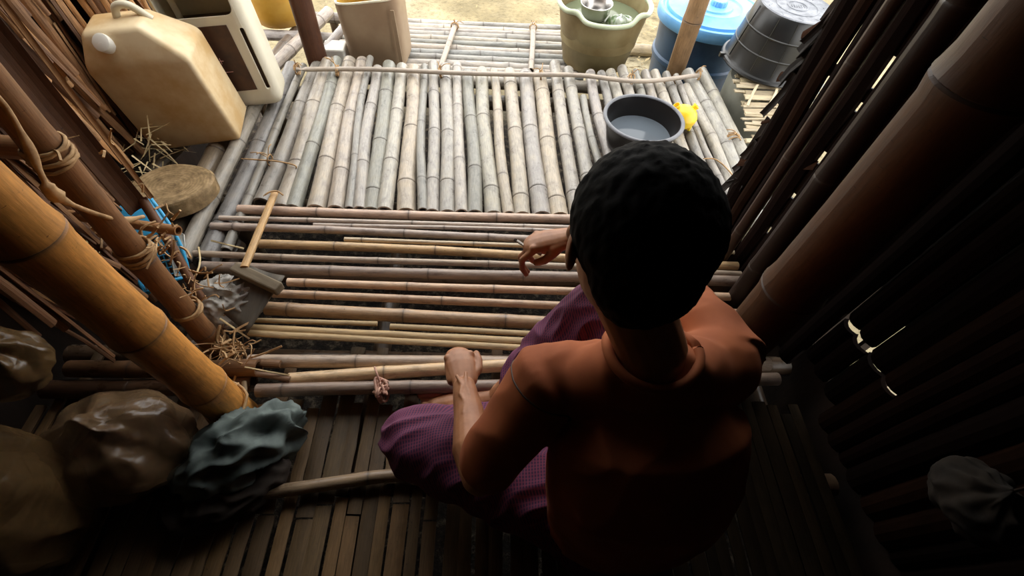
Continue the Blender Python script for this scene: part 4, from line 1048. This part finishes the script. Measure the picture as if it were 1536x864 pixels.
# shirt
def cloth_obj(name, partl, mat, voxel, folds, parent, it=10):
    v, f = join(*partl); o = mk(name, v, f, mat, parent)
    bake(o, [('REMESH', dict(mode='VOXEL', voxel_size=voxel, use_smooth_shade=True)), ('SMOOTH', dict(factor=.5, iterations=it))])
    me = o.data; nrm = [vx.normal.copy() for vx in me.vertices]
    for vx, n in zip(me.vertices, nrm): vx.co = vx.co+n*folds(vx.co)
    me.update(); me.polygons.foreach_set('use_smooth', [True]*len(me.polygons))
    return o
sp1 = []
sp1.append(limb([(.285, .215, .10), (.285, .195, .22), (.275, .215, .36), (.262, .265, .47), (.255, .295, .51)], [.150, .162, .174, .150, .095], 32, .74, (1, 0, 0)))
sp1.append(limb([(.285, .20, .05), (.285, .20, .14)], [.155, .160], 32, .76, (1, 0, 0)))
sp1.append(limb([shL+V((.02, 0, 0)), (.255, .30, .515), shR+V((-.02, 0, 0))], [.056, .075, .060], 24))
sp1.append(limb([shL+V((.04, -.01, .01)), neck0+V((-.045, -.005, .0)), neck0+V((.0, -.012, .0)), neck0+V((.05, -.005, .0)), shR+V((-.04, -.01, .01))], [.045, .048, .05, .05, .045], 24))
e1 = shL.lerp(elL, .84); sp1.append(limb([shL+V((.03, 0, -.01)), shL, shL.lerp(elL, .5), e1], [.06, .062, .060, .054], 24))
e2 = shR.lerp(elR, .7); sp1.append(limb([shR+V((-.03, 0, -.01)), shR, e2], [.06, .062, .058], 24))
def sfold(p):
    a_ = noise.noise(V((p.x*9+p.z*4, p.y*9, p.z*5)))*.008
    r_ = (1-abs(noise.noise(V((p.x*16-p.z*7, p.y*16+3, p.z*9+p.x*6))))*2)*.004
    return a_+r_
m, nt, b = newmat('orange_brown_cotton'); nz = noisen(nt, mapped(nt, 'Object', (1, 1, 1)), 9, 4); nz2 = noisen(nt, mapped(nt, 'Object', (1, 1, 1)), 600, 2)
nt.links.new(ramp(nt, nz, [(.35, lin(150, 78, 40)), (.65, lin(174, 96, 52))]), b.inputs['Base Color']); b.inputs['Roughness'].default_value = .85; bump(nt, b, nz2, .2, .0005); M['shirt'] = m
shirt = cloth_obj('shirt', sp1, M['shirt'], .005, sfold, man, 8)
cr_ = []
for k in range(33):
    a_ = 2*PI*k/32; cr_.append(neck0+V((.066*math.cos(a_)+.0, .010+.060*math.sin(a_), .040-.022*math.sin(a_)*(1 if math.sin(a_) > 0 else .35)+.006*math.cos(2*a_))))
v, f = tube(cr_, .0075, 10, False); col_ = mk('collar', v, f, M['shirt'], man)
cr_ = [p+V((0, 0, -.014))+ (p-neck0)*V((1,1,0)).length*.06 for p in cr_]
# shoulder seam of the left sleeve
sm = []
for k in range(25):
    a_ = 2*PI*k/24; x_, y_, d_ = frame(elL-shL); sm.append(shL+d_*.02+(x_*math.cos(a_)+y_*math.sin(a_))*.0635)
inv = shirt.matrix_world.inverted(); sm = [shirt.closest_point_on_mesh(p)[1]+V((0, 0, .0005)) for p in sm]
v, f = tube(sm, .0018, 5, False); mk('sleeve_seam', v, f, M['darkwood'], man)
# sarong
sa = []
sa.append(limb([hipL+V((.04, -.01, .01)), hipL.lerp(knL, .4)+V((0, 0, .01)), hipL.lerp(knL, .75)+V((0, 0, .015)), knL], [.11, .098, .092, .082], 28, 1.0))
sa.append(limb([knL, knL.lerp(anL, .5)+V((0, 0, .01)), anL+V((0, 0, .02))], [.076, .062, .055], 24))
sa.append(limb([hipR, hipR.lerp(knR, .5), knR], [.11, .098, .078], 28))
shin = [knR, knR.lerp(anR, .3), knR.lerp(anR, .6), knR.lerp(anR, .78)]
sa.append(limb(shin, [.078, .075, .068, .055], 28))
sa.append(limb([(.30, .36, .08), (.25, .45, .10), (.2, .5, .10)], [.10, .09, .07], 24))
sa.append(limb([(.17, .525, .13), (.24, .50, .20), (.30, .44, .17)], [.06, .08, .09], 24))
sa.append(ell((.285, .20, .05), (.175, .125, .115)))
def lfold(p):
    d = (p-knL); a_ = math.atan2(d.y, d.x)
    s1 = (1-abs(noise.noise(V((p.x*5+p.y*6, p.y*22-p.x*8, p.z*18))))*2)*.011
    s2 = noise.noise(V((p.x*12, p.y*14, p.z*12)))*.006
    return s1+s2
m, nt, b = newmat('purple_checked_cotton')
tc = nt.nodes.new('ShaderNodeTexCoord'); sx_ = nt.nodes.new('ShaderNodeSeparateXYZ'); nt.links.new(tc.outputs['Object'], sx_.inputs[0])
u_ = mathn(nt, 'ADD', sx_.outputs[0], mathn(nt, 'MULTIPLY', sx_.outputs[2], .5)); w_ = mathn(nt, 'SUBTRACT', sx_.outputs[1], mathn(nt, 'MULTIPLY', sx_.outputs[2], .7))
l1 = mathn(nt, 'GREATER_THAN', mathn(nt, 'FRACT', mathn(nt, 'MULTIPLY', u_, 150)), .62); l2 = mathn(nt, 'GREATER_THAN', mathn(nt, 'FRACT', mathn(nt, 'MULTIPLY', w_, 150)), .62)
c = mixc(nt, mathn(nt, 'MULTIPLY', l1, .75), lin(64, 36, 72), lin(138, 62, 86)); c = mixc(nt, mathn(nt, 'MULTIPLY', l2, .6), c, lin(128, 60, 88))
nt.links.new(c, b.inputs['Base Color']); b.inputs['Roughness'].default_value = .85; M['sarong'] = m
cloth_obj('sarong', sa, M['sarong'], .005, lfold, man, 8)
# cigarette
cg = at(770, 376, .36); cg2 = hR0+V((-.085, -.01, -.038))
m, nt, b = newmat('cigarette_paper'); b.inputs['Base Color'].default_value = lin(210, 200, 186); M['paper'] = m
dirc = V((-.75, .35, .2)).normalized()
e = empty('cigarette', cg2, 'thin cigarette held between the fingers of the right hand', 'cigarette')
v, f = tube([cg2-dirc*.03, cg2+dirc*.035], .0037, 10); mk('paper_tube', v, f, M['paper'], e)
v, f = tube([cg2+dirc*.035, cg2+dirc*.042], .0034, 10); mk('ash_tip', v, f, M['darkwood'], e)
